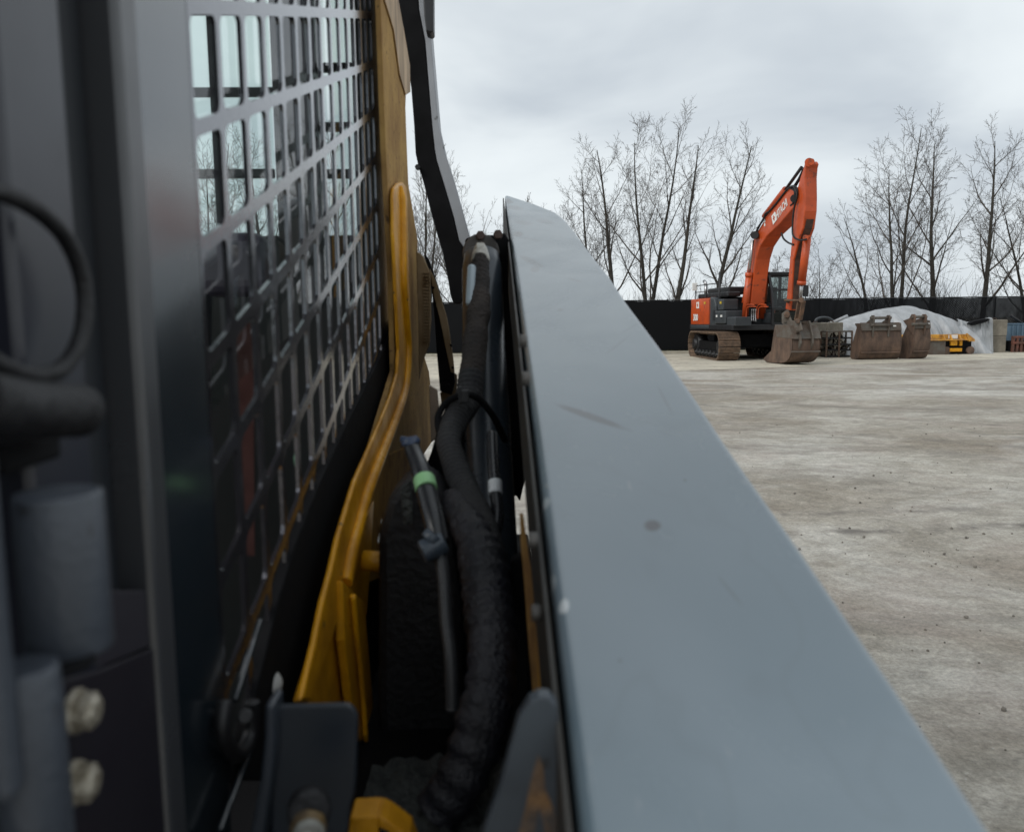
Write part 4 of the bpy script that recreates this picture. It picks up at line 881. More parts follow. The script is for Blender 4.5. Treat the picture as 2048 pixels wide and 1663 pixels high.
m_ = MB(); m_.prism([UX(a, b, XT + .004) for a, b in ((784, -120), (797, 0), (808, 60), (820, 130), (821, 184), (812, 190), (800, 150), (788, 60), (770, 0), (765, -120))], (-.003, 0, 0)); m_.build('streaked_edge', mat('yellow_streaks', (.46, .27, .08), .5, col2=(.16, .085, .02), vscale=16, stretch=(1, 1, .22)), ld)
# thick yellow flange and its round bead
def ribbon(pl, pr_, X, th, name, mt, bev=.002):
    m_ = MB(); m_.prism([UX(a, b, X) for a, b in pl + pr_[::-1]], (-th, 0, 0)); return m_.build(name, mt, ld, bev)
ribbon([(797, 366), (789, 376), (787, 395), (788, 470), (792, 560), (796, 640), (799, 700), (796, 745), (783, 790), (764, 838), (738, 900), (712, 960), (694, 1020), (678, 1075), (664, 1140), (648, 1200), (632, 1280), (604, 1400)],
       [(806, 364), (813, 372), (815, 395), (816, 470), (818, 560), (821, 640), (822, 700), (819, 760), (806, 820), (786, 872), (765, 930), (742, 990), (726, 1060), (710, 1130), (699, 1160), (677, 1240), (651, 1320), (622, 1402)], XT + .012, .008, 'flange', M['yellow'], .004)
m_ = MB(); bead = [(802, 372), (804, 430), (806, 560), (812, 640), (816, 700), (811, 770), (796, 822), (776, 874), (754, 930), (732, 990), (716, 1050), (700, 1110), (690, 1165)]
P_ = spline([UX(a, b, XT + .014) for a, b in bead], 8); m_.tube(P_, [.010 * min(1, .3 + i / 6) for i in range(len(P_))], 12); m_.build('flange_bead', M['yellow'], ld)
ribbon([(664, 1165), (650, 1220), (636, 1300), (606, 1402)], [(690, 1165), (688, 1300), (700, 1430), (728, 1475)], XT + .004, .012, 'lower_web', M['yellow'])
ribbon([(686, 1160), (690, 1280), (704, 1400), (716, 1480)], [(730, 1205), (738, 1300), (746, 1390), (748, 1485)], XT + .02, .012, 'lower_flange', M['yellow'], .003)
ribbon([(692, 1130), (686, 1160), (688, 1180)], [(748, 1000), (742, 1120), (734, 1230)], XT + .003, .012, 'gusset', M['yellow'])
ribbon([(738, 925), (720, 990), (706, 1050), (694, 1110), (692, 1160)], [(842, 880), (838, 930), (826, 1000), (812, 1060), (795, 1140), (740, 1165)], XT + .0015, .012, 'lower_plate', mat('grimy_yellow_paint', (.34, .17, .02), .8, spec=.12, col2=(.18, .09, .02), vscale=14))
m_ = MB(); pts = [(706, 1190), (712, 1260), (722, 1350), (732, 1480)]; m_.tube(spline([UX(a, b, XT + .026) for a, b in pts], 5), .004, 8); m_.build('weld_ridge', M['yellow'], ld)
m_ = MB(); p_ = UX(724, 1120, XT + .01); m_.cyl(p_, p_ + Vector((.035, 0, -.003)), .016, 16); m_.build('yellow_stub', M['yellow'], ld, .003)
m_ = MB(); p_ = UX(800, 1000, XT + .018); m_.beam(UX(764, 1040, XT + .03), UX(757, 1085, XT + .03), .002, .004); m_.build('pale_clip', M['white'], ld)
# dirt caked under the yellow web
def lump(cells, name, mt, seed, tgt=None):
    random.seed(seed); m_ = MB()
    for (c, r) in cells:
        N1, N2 = 8, 12; vs = []; fs = []
        for i in range(N1 + 1):
            for j in range(N2):
                a, b2 = math.pi * i / N1, 2 * math.pi * j / N2; d_ = Vector((math.sin(a) * math.cos(b2), math.sin(a) * math.sin(b2), math.cos(a)))
                rr = r * (1 + .45 * noise.noise(d_ * 1.7 + c * 40)); vs.append(c + d_ * rr)
        for i in range(N1):
            for j in range(N2): fs.append((i * N2 + j, (i + 1) * N2 + j, (i + 1) * N2 + (j + 1) % N2, i * N2 + (j + 1) % N2))
        m_.add(vs, fs, True)
    return m_.build(name, mt, tgt or ld)
dirt = mat('caked_dirt', (.13, .11, .085), .95, col2=(.05, .042, .035), vscale=30, bump=.8, bscale=140)
random.seed(9)
lump([(UX(random.uniform(715, 745), random.uniform(1480, 1600), XT + .01), random.uniform(.008, .017)) for i in range(26)], 'caked_dirt', dirt, 1)
ddirt = mat('damp_debris', (.055, .06, .056), .9, col2=(.018, .02, .02), vscale=35, bump=.9, bscale=120)
m_ = MB(); n_ = 26; vs = []; fs = []
for i in range(n_ + 1):
    for j in range(n_ + 1):
        x = -.15 + .16 * i / n_; y = .64 + .27 * j / n_; vs.append((x, y, 1.55 - .522 + .022 * noise.noise(Vector((x * 34, y * 30, 0))) + .012 * noise.noise(Vector((x * 80, y * 70, 3)))))
for i in range(n_):
    for j in range(n_): k = i * (n_ + 1) + j; fs.append((k, k + n_ + 1, k + n_ + 2, k + 1))
m_.add(vs, fs, True); m_.build('debris_heap', ddirt, ld)
# well behind the arm: dark backing, dark guard
def dplate(px, X0Y, th, name, mt, bev=.003, dirv=(0, 1, 0)):
    m_ = MB(); m_.prism([UY(a, b, X0Y) for a, b in px], Vector(dirv) * th); return m_.build(name, mt, ld, bev)
dplate([(862, 905), (880, 840), (900, 800), (925, 790), (1000, 800), (1012, 860), (1016, 960), (1020, 1100), (1048, 1180), (1075, 1420), (1090, 1700), (700, 1700), (740, 1200), (770, 1120), (800, 1060)], 1.55, .02, 'well_shade_backing', void)  # near-black backing sheet stands in for the deep shade of the well
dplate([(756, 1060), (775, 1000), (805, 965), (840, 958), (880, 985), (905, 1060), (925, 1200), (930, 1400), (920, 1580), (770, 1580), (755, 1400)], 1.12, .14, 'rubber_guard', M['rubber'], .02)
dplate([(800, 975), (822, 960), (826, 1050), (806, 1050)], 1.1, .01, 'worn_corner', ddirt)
# ribbed tan vent and slanting rail
dplate([(832, 500), (846, 512), (860, 545), (862, 640), (858, 690), (846, 720), (838, 760), (836, 640)], 2.15, .02, 'vent_panel', tan2)
m_ = MB()
for k in range(22):
    y = 545 + k * 6.5; m_.beam(UY(846, y, 2.145), UY(860, y + .5, 2.145), .006, .004)
m_.build('vent_ribs', tan2, ld)
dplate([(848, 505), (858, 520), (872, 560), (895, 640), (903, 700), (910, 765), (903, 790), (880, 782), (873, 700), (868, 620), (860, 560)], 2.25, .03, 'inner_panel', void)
dplate([(859, 536), (870, 560), (893, 632), (897, 652), (906, 715), (909, 745), (902, 745), (890, 690), (880, 640), (866, 585)], 2.2, .02, 'slanting_rail', tan2, .002)
for q in ((866, 575), (902, 690), (905, 735), (896, 770)): m_ = MB(); c = UY(*q, 2.19); m_.cyl(c, c + Vector((0, .02, 0)), .0035, 10); m_.build('rivet', void, ld)
dplate([(880, 785), (900, 778), (907, 745), (914, 750), (912, 790), (884, 815)], 2.3, .02, 'lower_bracket', tan2, .002)
dplate([(858, 770), (874, 780), (882, 870), (862, 885)], 2.1, .02, 'pale_web', mat('pale_tan_plate', (.52, .42, .33), .5, var=.25, vscale=9), .002)
# rear link arm: box beam with black inside face and pale grey top face
def linkpt(L_, X): return [UX(a, b, X) for a, b in L_]
YL = 2.6
inn = [(770, -160), (793, 0), (808, 81), (822, 173), (828, 250), (831, 306), (836, 330), (847, 365), (864, 433), (885, 505), (896, 560), (901, 590), (907, 608), (923, 608), (936, 560), (937, 508), (918, 481), (907, 433), (891, 379), (873, 320), (869, 298), (864, 250), (861, 216), (850, 81), (838, 20), (826, -160)]
m_ = MB(); m_.prism([UY(a, b, YL) for a, b in inn], (0, .05, 0)); m_.build('link_arm', M['blacker'], ld, .004)
outl = [(826, -160), (838, 20), (850, 81), (861, 216), (864, 250), (869, 298), (873, 320), (891, 379), (907, 433), (918, 481), (937, 508), (944, 490), (937, 462), (929, 433), (910, 365), (891, 306), (877, 244), (869, 152), (862, 70), (858, 20), (850, -160)]
m_ = MB(); m_.prism([UY(a, b, YL + .002) for a, b in outl], (0, .14, 0)); m_.build('link_arm_top', mat('worn_pale_grey', (.33, .345, .37), .45, var=.15, vscale=12, speck=(25, .67, (.10, .10, .10))), ld, .004)
dplate([(838, -160), (866, -160), (867, 62), (862, 66), (852, 62), (848, 30)], 2.5, .06, 'link_cover', M['black'], .004)
m_ = MB(); c = UY(836, 336, 2.6); m_.cyl(c, c + Vector((0, -.02, 0)), .008, 8); m_.build('grease_nipple', M['black'], ld)
# pivot cluster
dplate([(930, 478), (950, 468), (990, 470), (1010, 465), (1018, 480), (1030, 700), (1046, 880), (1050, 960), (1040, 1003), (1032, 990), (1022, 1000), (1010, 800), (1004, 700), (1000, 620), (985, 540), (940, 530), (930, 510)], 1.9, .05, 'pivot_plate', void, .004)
m_ = MB(); c = UY(962, 505, 1.84); m_.cyl(c, c + Vector((0, .1, 0)), .042, 24); m_.build('pivot_boss', mat('dusty_steel', (.10, .09, .085), .7, var=.4, vscale=14), ld, .004)
for q, r in (((961, 470), .011), ((996, 468), .011), ((965, 489), .007)):
    m_ = MB(); c = UY(*q, 1.83); m_.tube([c, c + Vector((0, .04, 0))], r, 6, smooth=False); m_.build('bolt_head', mat('rusty_bolt', (.09, .055, .045), .7, var=.4, vscale=20), ld, .002)
# hydraulic cylinder
cyl_m = mat('cylinder_blue_grey', (.028, .037, .048), .3, var=.3, vscale=8, rvar=.08, speck=(30, .66, (.015, .02, .025)))
m_ = MB(); P_ = [UY(963, 512, 1.78), UY(964, 540, 1.76), UY(968, 700, 1.62), UY(975, 850, 1.5), UY(985, 1100, 1.32), UY(1000, 1350, 1.15)]
m_.tube([P_[0] - (P_[1] - P_[0]) * .15, P_[0], P_[1]] + P_[2:], [.028, .038, .043, .043, .043, .043, .043], 28); m_.build('lift_cylinder', cyl_m, ld)
m_ = MB(); m_.beam(UY(944, 530, 1.60), UY(940, 612, 1.56), .018, .02); m_.build('cylinder_glint_strip', mat('pale_reflection_tone', (.34, .40, .44), .35, var=.1, vscale=8), ld, .008)  # pale strip stands in for the bright reflection along the cylinder
# sleeved main hose
def hose(pts, rp, name, mt, rib=0.0, freq=40, k=14, n=22, wr=0.0):
    Pp = [UY(a, b, Y) for a, b, Y in pts]; sp = spline(Pp, k); n_ = len(sp); rads = []
    rr = spline([Vector((r_, 0, 0)) for r_ in rp], k); acc = 0
    for i in range(n_):
        if i: acc += (sp[i] - sp[i - 1]).length
        rads.append(rr[i].x * (1 + rib * math.sin(acc * freq * 6.28 + 2.5 * noise.noise(Vector((acc * 9, 3, 1))))) * (1 + wr * noise.noise(Vector((acc * 34, 0, 5)))))
    m_ = MB(); m_.tube(sp, rads, n)
    if wr:
        c0 = 0
        for i in range(len(m_.v)): m_.v[i] = m_.v[i] + Vector((1, .3, 0)) * wr * .012 * noise.noise(m_.v[i] * 55)
    return m_.build(name, mt, ld)
sleeve = mat('brown_braided_sleeve', (.046, .034, .028), .85, col2=(.022, .019, .018), vscale=14, bump=.5, bscale=200, speck=(28, .66, (.02, .016, .014)))
sleeve2 = mat('grey_ribbed_sleeve', (.026, .026, .027), .8, col2=(.014, .014, .016), vscale=14, bump=.4, bscale=200)
sleeve3 = mat('black_sleeve', (.010, .010, .016), .5, col2=(.004, .004, .007), vscale=14, bump=.4, bscale=160)
hose([(961, 512, 1.62), (960, 560, 1.6), (957, 620, 1.56), (949, 700, 1.5), (942, 760, 1.46), (936, 800, 1.42)], [.016, .019, .022, .023, .023, .022], 'main_hose_sleeve', sleeve, .018, 90, 30, 24, .12)
hose([(943, 750, 1.447), (936, 800, 1.41), (912, 840, 1.36), (898, 880, 1.3), (910, 930, 1.24), (935, 990, 1.16), (962, 1060, 1.05), (972, 1110, 1.0)], [.023, .024, .022, .020, .020, .021, .023, .026], 'lower_hose_sleeve', sleeve2, .035, 90, 30, 24, .08)
hose([(905, 1000, 1.16), (935, 1050, 1.04), (965, 1120, .98), (978, 1220, .92), (984, 1320, .86), (968, 1430, .82), (930, 1540, .8), (880, 1620, .8)], [.018, .022, .030, .030, .028, .028, .027, .027], 'branch_hose_sleeve', sleeve3, .05, 42, 30, 24, .10)
m_ = MB(); P_ = [UY(961, 495, 1.65), UY(961, 508, 1.63), UY(961, 518, 1.62)]; m_.tube([P_[0], P_[0].lerp(P_[1], .5), P_[1]], [.013, .015, .013], 6, smooth=False)
m_.tube([P_[1], P_[2], UY(961, 526, 1.615)], [.0165, .019, .0165], 20); m_.build('hose_fitting', mat('dusty_zinc', (.40, .38, .34), .5, metal=.4, var=.4, vscale=30), ld)
m_ = MB(); ps = [UY(880, 870, 1.34), UY(876, 835, 1.36), UY(893, 805, 1.37), UY(925, 790, 1.36), UY(955, 795, 1.36), UY(985, 830, 1.38), UY(1010, 880, 1.42)]
m_.tube(spline(ps, 8), .006, 10); m_.build('hose_strap', M['blacker'], ld)
m_ = MB(); m_.box(UY(930, 792, 1.335), (.014, .01, .022)); m_.box(UY(920, 790, 1.34), (.006, .012, .03)); m_.build('strap_buckle', M['black'], ld, .002)
# banded hoses
hs = mat('glossy_black_hose', (.018, .019, .022), .28, var=.3, vscale=20)
def band(a, b_, r, name, mt):
    m_ = MB(); m_.tube([a, b_], r, 22); return m_.build(name, mt, ld, .001)
hose([(822, 890, 1.05), (832, 915, 1.03), (843, 945, 1.0), (855, 990, .97), (868, 1040, .94), (877, 1085, .92)], [.010, .0115, .0125, .0125, .0125, .012], 'capped_hose', hs, 0, 40, 8)
band(UY(848, 957, .99), UY(853, 978, .975), .0137, 'green_band', mat('pale_green_tape', (.27, .52, .25), .5, var=.15))
m_ = MB(); c = UY(822, 886, 1.05); m_.tube([c, c + Vector((-.002, 0, .008))], [.0135, .010], 14); m_.beam(c + Vector((-.014, 0, .006)), c + Vector((.012, 0, .002)), .004, .008); m_.build('hose_cap', mat('blue_black_plastic', (.03, .05, .10), .35), ld, .001)
m_ = MB(); c = UY(868, 1092, .915); m_.tube([c + Vector((-.014, -.004, -.006)), c + Vector((.012, .004, .004))], .014, 18); m_.tube([c + Vector((-.005, 0, .006)), c + Vector((.002, .002, .014))], .013, 16); m_.build('hose_clamp', mat('blue_grey_plastic', (.045, .06, .08), .4), ld, .002)
hose([(880, 1100, .92), (888, 1160, .9), (893, 1240, .88), (902, 1320, .86), (905, 1420, .85)], [.0075] * 5, 'ribbed_conduit', mat('conduit_black', (.03, .031, .034), .45), .12, 260, 30, 14)
hose([(984, 868, 1.25), (986, 920, 1.2), (990, 975, 1.15), (995, 1020, 1.12), (992, 1055, 1.1), (984, 1075, 1.1)], [.0085, .009, .009, .009, .009, .008], 'thin_hose', hs, 0, 40, 8)
band(UY(990, 962, 1.155), UY(991, 988, 1.14), .0103, 'white_band', mat('white_tape', (.58, .6, .62), .5))
hose([(1008, 1090, 1.3), (1012, 1000, 1.4), (1010, 930, 1.5), (1004, 850, 1.6)], [.009] * 4, 'side_hose', M['rubber'], 0, 40, 8)
# thin yellow guide post and bracket right of the hoses
dplate([(1040, 1030), (1047, 1030), (1058, 1110), (1070, 1180), (1078, 1300), (1080, 1392), (1066, 1394), (1058, 1300), (1050, 1180), (1042, 1090)], .86, .012, 'guide_post', mat('rusty_yellow_edge', (.46, .25, .06), .6, col2=(.22, .11, .035), vscale=30, stretch=(1, 1, .3)), .001)
dplate([(1062, 1115), (1070, 1120), (1076, 1220), (1083, 1300), (1083, 1385), (1078, 1388), (1074, 1300), (1068, 1200)], .84, .01, 'guide_post_flange', M['yellow_dirty'], .001)
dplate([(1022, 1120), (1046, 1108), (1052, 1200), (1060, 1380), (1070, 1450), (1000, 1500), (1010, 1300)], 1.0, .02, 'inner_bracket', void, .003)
# ------------- lift arm: tapered box boom rising to the rear
arm_m = None
def arm_mat():
    m = bpy.data.materials.new('scuffed_grey_arm_paint'); m.use_nodes = True; t = m.node_tree; l = t.links; b = t.nodes['Principled BSDF']
    c = t.nodes.new('ShaderNodeTexCoord')
    n = t.nodes.new('ShaderNodeTexNoise'); n.inputs['Scale'].default_value = 3.2; n.inputs['Detail'].default_value = 6; n.inputs['Distortion'].default_value = 1.0; l.new(c.outputs['Object'], n.inputs['Vector'])
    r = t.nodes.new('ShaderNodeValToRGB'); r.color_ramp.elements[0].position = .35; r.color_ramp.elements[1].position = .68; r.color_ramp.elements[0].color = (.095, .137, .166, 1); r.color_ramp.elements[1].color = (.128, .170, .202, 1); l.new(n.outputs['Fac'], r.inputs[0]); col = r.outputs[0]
    # wandering scuff lines
    w_ = t.nodes.new('ShaderNodeTexNoise'); w_.inputs['Scale'].default_value = 2.3; w_.inputs['Detail'].default_value = 3; w_.inputs['Distortion'].default_value = .8; l.new(c.outputs['Object'], w_.inputs['Vector'])
    def mt(op, a, b2):
        x = t.nodes.new('ShaderNodeMath'); x.operation = op
        for i, q in enumerate((a, b2)):
            if isinstance(q, (int, float)): x.inputs[i].default_value = q
            elif q is not None: l.new(q, x.inputs[i])
        return x.outputs[0]
    ab = mt('ABSOLUTE', mt('SUBTRACT', w_.outputs['Fac'], .52), None)
    r2 = t.nodes.new('ShaderNodeValToRGB'); r2.color_ramp.elements[0].position = 0; r2.color_ramp.elements[1].position = .014; r2.color_ramp.elements[0].color = (.10, .10, .10, 1); r2.color_ramp.elements[1].color = (0, 0, 0, 1); l.new(ab, r2.inputs[0])
    x = t.nodes.new('ShaderNodeMix'); x.data_type = 'RGBA'; l.new(r2.outputs[0], x.inputs[0]); l.new(col, x.inputs[6]); x.inputs[7].default_value = (.05, .068, .078, 1); col = x.outputs[2]
    # individual marks: (px, py, half width px, half height px, angle, strength, dark)
    marks = [(1305, 1050, 15, 10, 0, 1.0), (1180, 832, 68, 6, 19, .85), (1036, 468, 9, 5, 0, .9), (1062, 522, 24, 5, 25, .6), (1070, 538, 8, 6, 0, .6), (1028, 415, 16, 4, 8, .6), (1045, 445, 18, 4, 10, .5), (1090, 443, 16, 4, 12, .4), (1018, 404, 8, 3, 0, .7),
             (1015, 400, 6, 4, 0, .8), (1100, 412, 16, 2, 16, .8), (1060, 478, 20, 2, 10, .4), (1235, 690, 26, 2, -38, .35), (1262, 655, 20, 2, -30, .3), (1330, 800, 30, 3, 62, .35), (1120, 620, 5, 3, 0, .5), (1460, 1180, 34, 3, 50, .3), (1240, 1320, 4, 4, 0, .5), (1370, 960, 3, 3, 0, .6), (1150, 560, 14, 2, 15, .4), (1128, 1210, 9, 13, 0, -.8), (1092, 1000, 7, 9, 0, -.6), (1104, 1155, 8, 14, 0, -.5)]
    root = parent_loc(ld)
    for (px, py, hw, hh_, ang, st) in marks:
        p = on_top(px, py); ax = on_top(px + hw * math.cos(R(ang)), py + hw * math.sin(R(ang))) - p
        ay = on_top(px - hh_ * math.sin(R(ang)), py + hh_ * math.cos(R(ang))) - p
        # oblique basis: solve in plane via dual vectors
        nn_ = ax.cross(ay); da = ay.cross(nn_) / (nn_.length ** 2); db = nn_.cross(ax) / (nn_.length ** 2)
        s = t.nodes.new('ShaderNodeVectorMath'); s.operation = 'SUBTRACT'; l.new(c.outputs['Object'], s.inputs[0]); s.inputs[1].default_value = tuple(p - root)
        d1 = t.nodes.new('ShaderNodeVectorMath'); d1.operation = 'DOT_PRODUCT'; l.new(s.outputs[0], d1.inputs[0]); d1.inputs[1].default_value = tuple(da)
        d2 = t.nodes.new('ShaderNodeVectorMath'); d2.operation = 'DOT_PRODUCT'; l.new(s.outputs[0], d2.inputs[0]); d2.inputs[1].default_value = tuple(db)
        q = mt('ADD', mt('MULTIPLY', d1.outputs['Value'], d1.outputs['Value']), mt('MULTIPLY', d2.outputs['Value'], d2.outputs['Value']))
        nz = t.nodes.new('ShaderNodeTexNoise'); nz.inputs['Scale'].default_value = 90; nz.inputs['Detail'].default_value = 3; l.new(c.outputs['Object'], nz.inputs['Vector'])
        q = mt('ADD', q, mt('MULTIPLY', mt('SUBTRACT', nz.outputs['Fac'], .5), 1.3))
        mr = t.nodes.new('ShaderNodeMapRange'); mr.inputs[1].default_value = 1.7; mr.inputs[2].default_value = .6; mr.inputs[3].default_value = 0; mr.inputs[4].default_value = abs(st); l.new(q, mr.inputs[0])
        x = t.nodes.new('ShaderNodeMix'); x.data_type = 'RGBA'; l.new(mr.outputs[0], x.inputs[0]); l.new(col, x.inputs[6]); x.inputs[7].default_value = (.025, .027, .035, 1) if st > 0 else (.6, .62, .62, 1); col = x.outputs[2]
    # fine random scratches and settled dust
    mpx = t.nodes.new('ShaderNodeMapping'); mpx.inputs['Scale'].default_value = (1, .12, 1); mpx.inputs['Rotation'].default_value = (0, 0, .5); l.new(c.outputs['Object'], mpx.inputs[0])
    ns = t.nodes.new('ShaderNodeTexNoise'); ns.inputs['Scale'].default_value = 95; ns.inputs['Detail'].default_value = 2; l.new(mpx.outputs[0], ns.inputs['Vector'])
    nm = t.nodes.new('ShaderNodeTexNoise'); nm.inputs['Scale'].default_value = 5; l.new(c.outputs['Object'], nm.inputs['Vector'])
    sc_ = t.nodes.new('ShaderNodeMapRange'); sc_.inputs[1].default_value = .70; sc_.inputs[2].default_value = .78; sc_.inputs[3].default_value = 0; sc_.inputs[4].default_value = .55; l.new(ns.outputs['Fac'], sc_.inputs[0])
    sm_ = t.nodes.new('ShaderNodeMapRange'); sm_.inputs[1].default_value = .5; sm_.inputs[2].default_value = .62; l.new(nm.outputs['Fac'], sm_.inputs[0])
    x = t.nodes.new('ShaderNodeMix'); x.data_type = 'RGBA'; l.new(mt('MULTIPLY', sc_.outputs[0], sm_.outputs[0]), x.inputs[0]); l.new(col, x.inputs[6]); x.inputs[7].default_value = (.3, .31, .31, 1); col = x.outputs[2]
    l.new(col, b.inputs['Base Color']); b.inputs['Specular IOR Level'].default_value = 1.0; b.inputs['Coat Weight'].default_value = .55; b.inputs['Coat Roughness'].default_value = .2
    n4 = t.nodes.new('ShaderNodeTexNoise'); n4.inputs['Scale'].default_value = 7; n4.inputs['Detail'].default_value = 8; l.new(c.outputs['Object'], n4.inputs['Vector'])
    mr = t.nodes.new('ShaderNodeMapRange'); mr.inputs[3].default_value = .27; mr.inputs[4].default_value = .42; l.new(n4.outputs['Fac'], mr.inputs[0]); l.new(mr.outputs[0], b.inputs['Roughness'])
    n6 = t.nodes.new('ShaderNodeTexNoise'); n6.inputs['Scale'].default_value = 4.5; n6.inputs['Detail'].default_value = 9; n6.inputs['Roughness'].default_value = .7; n6.inputs['Distortion'].default_value = 1.5; l.new(c.outputs['Object'], n6.inputs['Vector'])
    m6 = t.nodes.new('ShaderNodeMapRange'); m6.inputs[1].default_value = .35; m6.inputs[2].default_value = .65; m6.inputs[3].default_value = .12; m6.inputs[4].default_value = .34; l.new(n6.outputs['Fac'], m6.inputs[0]); l.new(m6.outputs[0], b.inputs['Coat Roughness'])
    n5 = t.nodes.new('ShaderNodeTexNoise'); n5.inputs['Scale'].default_value = 140; l.new(c.outputs['Object'], n5.inputs['Vector'])
    bp = t.nodes.new('ShaderNodeBump'); bp.inputs['Strength'].default_value = .04; l.new(n5.outputs['Fac'], bp.inputs['Height']); l.new(bp.outputs[0], b.inputs['Normal'])
    return m
# plane of the arm top: through two world points on the left edge, level across
LA = UY(1172, 1700, .372); XL = LA.x
LB = UX(1010, 388, XL)
tdir = (LB - LA).normalized(); nrm = Vector((1, 0, 0)).cross(tdir).normalized()
if nrm.z < 0: nrm = -nrm
def on_top(px, py): return UP(px, py, LA, nrm)
arm_m = arm_mat()
leftE = [(1182, 1800), (1165, 1663), (1140, 1450), (1104, 1150), (1072, 880), (1043, 640), (1024, 490), (1010, 388)]
rightE = [(1072, 408), (1112, 424), (1130, 438), (1150, 462), (1190, 515), (1222, 554), (1253, 601), (1316, 684), (1398, 800), (1451, 880), (1500, 949), (1600, 1088), (1700, 1232), (1850, 1448), (1990, 1660), (2085, 1800)]
XR = [on_top(a, b) for a, b in rightE]; XLp = [on_top(a, b) for a, b in leftE]
# outline to solid, rolled right edge
outline = XLp + XR
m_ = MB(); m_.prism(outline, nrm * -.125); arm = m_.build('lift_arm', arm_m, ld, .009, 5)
# inside face of the arm: dark brown-grey plate, with bolts
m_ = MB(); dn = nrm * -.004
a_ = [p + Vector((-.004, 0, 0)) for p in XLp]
m_.prism([p + nrm * -.012 for p in a_] + [p + nrm * -.118 for p in a_[::-1]], (-.003, 0, 0)); m_.build('inner_cheek', mat('dark_cheek_plate', (.04, .037, .032), .6, col2=(.018, .016, .014), vscale=8, stretch=(1, .4, 1)), arm)
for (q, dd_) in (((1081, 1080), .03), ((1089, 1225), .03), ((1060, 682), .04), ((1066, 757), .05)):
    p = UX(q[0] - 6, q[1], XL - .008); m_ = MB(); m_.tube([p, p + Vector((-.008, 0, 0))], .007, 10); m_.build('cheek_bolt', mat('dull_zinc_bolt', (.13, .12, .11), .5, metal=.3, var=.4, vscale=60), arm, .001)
m_ = MB(); m_.prism([(XL + .012, .0, .45), (XL + .012, .74, .62), (XL + .012, .74, 1.28), (XL + .012, .0, 1.08)], (.19, 0, 0)); m_.build('arm_light_blocker', mat('blocker_grey_paint', (.06, .075, .085), .5, var=.25), arm, .01)  # box added under the arm to block light from the cab side
# near lower cheek plate with rust (bottom centre)
lpm = mat('cheek_blue_grey', (.045, .055, .07), .5, col2=(.075, .09, .105), vscale=12, rvar=.05)
m_ = MB(); m_.prism([UY(a, b, .47) for a, b in ((1060, 1402), (1078, 1392), (1098, 1392), (1114, 1410), (1124, 1500), (1136, 1600), (1146, 1720), (950, 1720), (972, 1650), (998, 1580), (1018, 1505), (1036, 1440))], (.0, .012, 0)); fp = m_.build('front_cheek', mat('cheek_plate_paint', (.055, .068, .082), .5, col2=(.038, .046, .058), vscale=12, speck=(60, .66, (.02, .02, .02))), ld, .0015, )
m_ = MB(); m_.prism([UY(a, b, .4695) for a, b in ((1076, 1508), (1086, 1530), (1090, 1575), (1100, 1600), (1118, 1650), (1112, 1720), (1096, 1720), (1088, 1650), (1078, 1612), (1070, 1660), (1062, 1720), (1024, 1720), (1038, 1660), (1052, 1610), (1062, 1560))], (0, .0008, 0)); m_.build('rust_streak', mat('orange_rust', (.22, .12, .05), .8, col2=(.07, .06, .055), vscale=35, bump=.3), fp)
# corner plate bottom left, knob, yellow bracket, latch
m_ = MB(); cp = []
for (cx_, cy_, a0) in ((688, 1440, -90),):
    for k in range(9): a = R(a0 + 90 * k / 8); cp.append((cx_ + 28 * math.cos(a), cy_ + 32 * math.sin(a)))
cp = [(548, 1412)] + cp + [(712, 1560), (708, 1590), (700, 1615), (690, 1720), (540, 1720)]
m_.prism([UY(a, b, .62) for a, b in cp], (0, .006, 0)); m_.build('corner_plate', mat('plate_blue_grey', (.022, .029, .040), .38, var=.2, vscale=7), ld, .002)
m_ = MB(); m_.prism([UY(a, b, .60) for a, b in ((530, 1408), (548, 1410), (548, 1500), (543, 1560), (520, 1720), (490, 1720), (520, 1560), (528, 1480))], (0, .03, 0)); m_.build('corner_flange', mat('plate_edge_grey', (.035, .042, .054), .4, var=.2), ld, .003)
m_ = MB(); m_.tube([UY(618, 1625, .55), UY(618, 1610, .57)], .016, 20); m_.build('rubber_knob', M['rubber'], ld, .004)
m_ = MB(); m_.tube([UY(612, 1680, .54), UY(618, 1640, .555)], [.012, .014], 20); m_.build('knob_collar', mat('dirty_ochre', (.22, .14, .05), .6, col2=(.07, .05, .03), vscale=60), ld, .002)
m_ = MB(); m_.tube([UY(612, 1700, .5), UY(618, 1668, .53)], [.010, .012], 12); m_.build('pale_cap', mat('pale_grime', (.42, .42, .38), .6, col2=(.16, .15, .13), vscale=60), ld, .003)
m_ = MB(); m_.prism([UY(a, b, .66) for a, b in ((700, 1634), (755, 1631), (760, 1637), (752, 1710), (690, 1710))], (0, .03, 0)); m_.prism([UY(a, b, .655) for a, b in ((757, 1631), (775, 1640), (818, 1672), (835, 1720), (812, 1720), (775, 1662), (757, 1654))], (0, .03, 0)); m_.build('yellow_bracket', M['yellow'], ld, .003)
m_ = MB(); m_.tube(spline([UX(450, 1400, CXP + .01), UX(445, 1450, CXP + .01), UX(455, 1490, CXP + .01), UX(478, 1508, CXP + .01), UX(500, 1470, CXP + .01), UX(505, 1400, CXP + .012)], 6), .007, 10); m_.cyl(UX(490, 1432, CXP), UX(490, 1432, CXP + .02), .007, 14); m_.build('window_latch', M['black'], ld, .002)
for (a, b) in (((500, 1500), (440, 1660)), ((548, 1590), (520, 1680)), ((470, 1400), (520, 1240))):
    m_ = MB(); m_.tube([UX(*a, CXP + .012), UX(*b, CXP + .012)], .0028, 8); m_.build('latch_rod', lp_mid, ld)
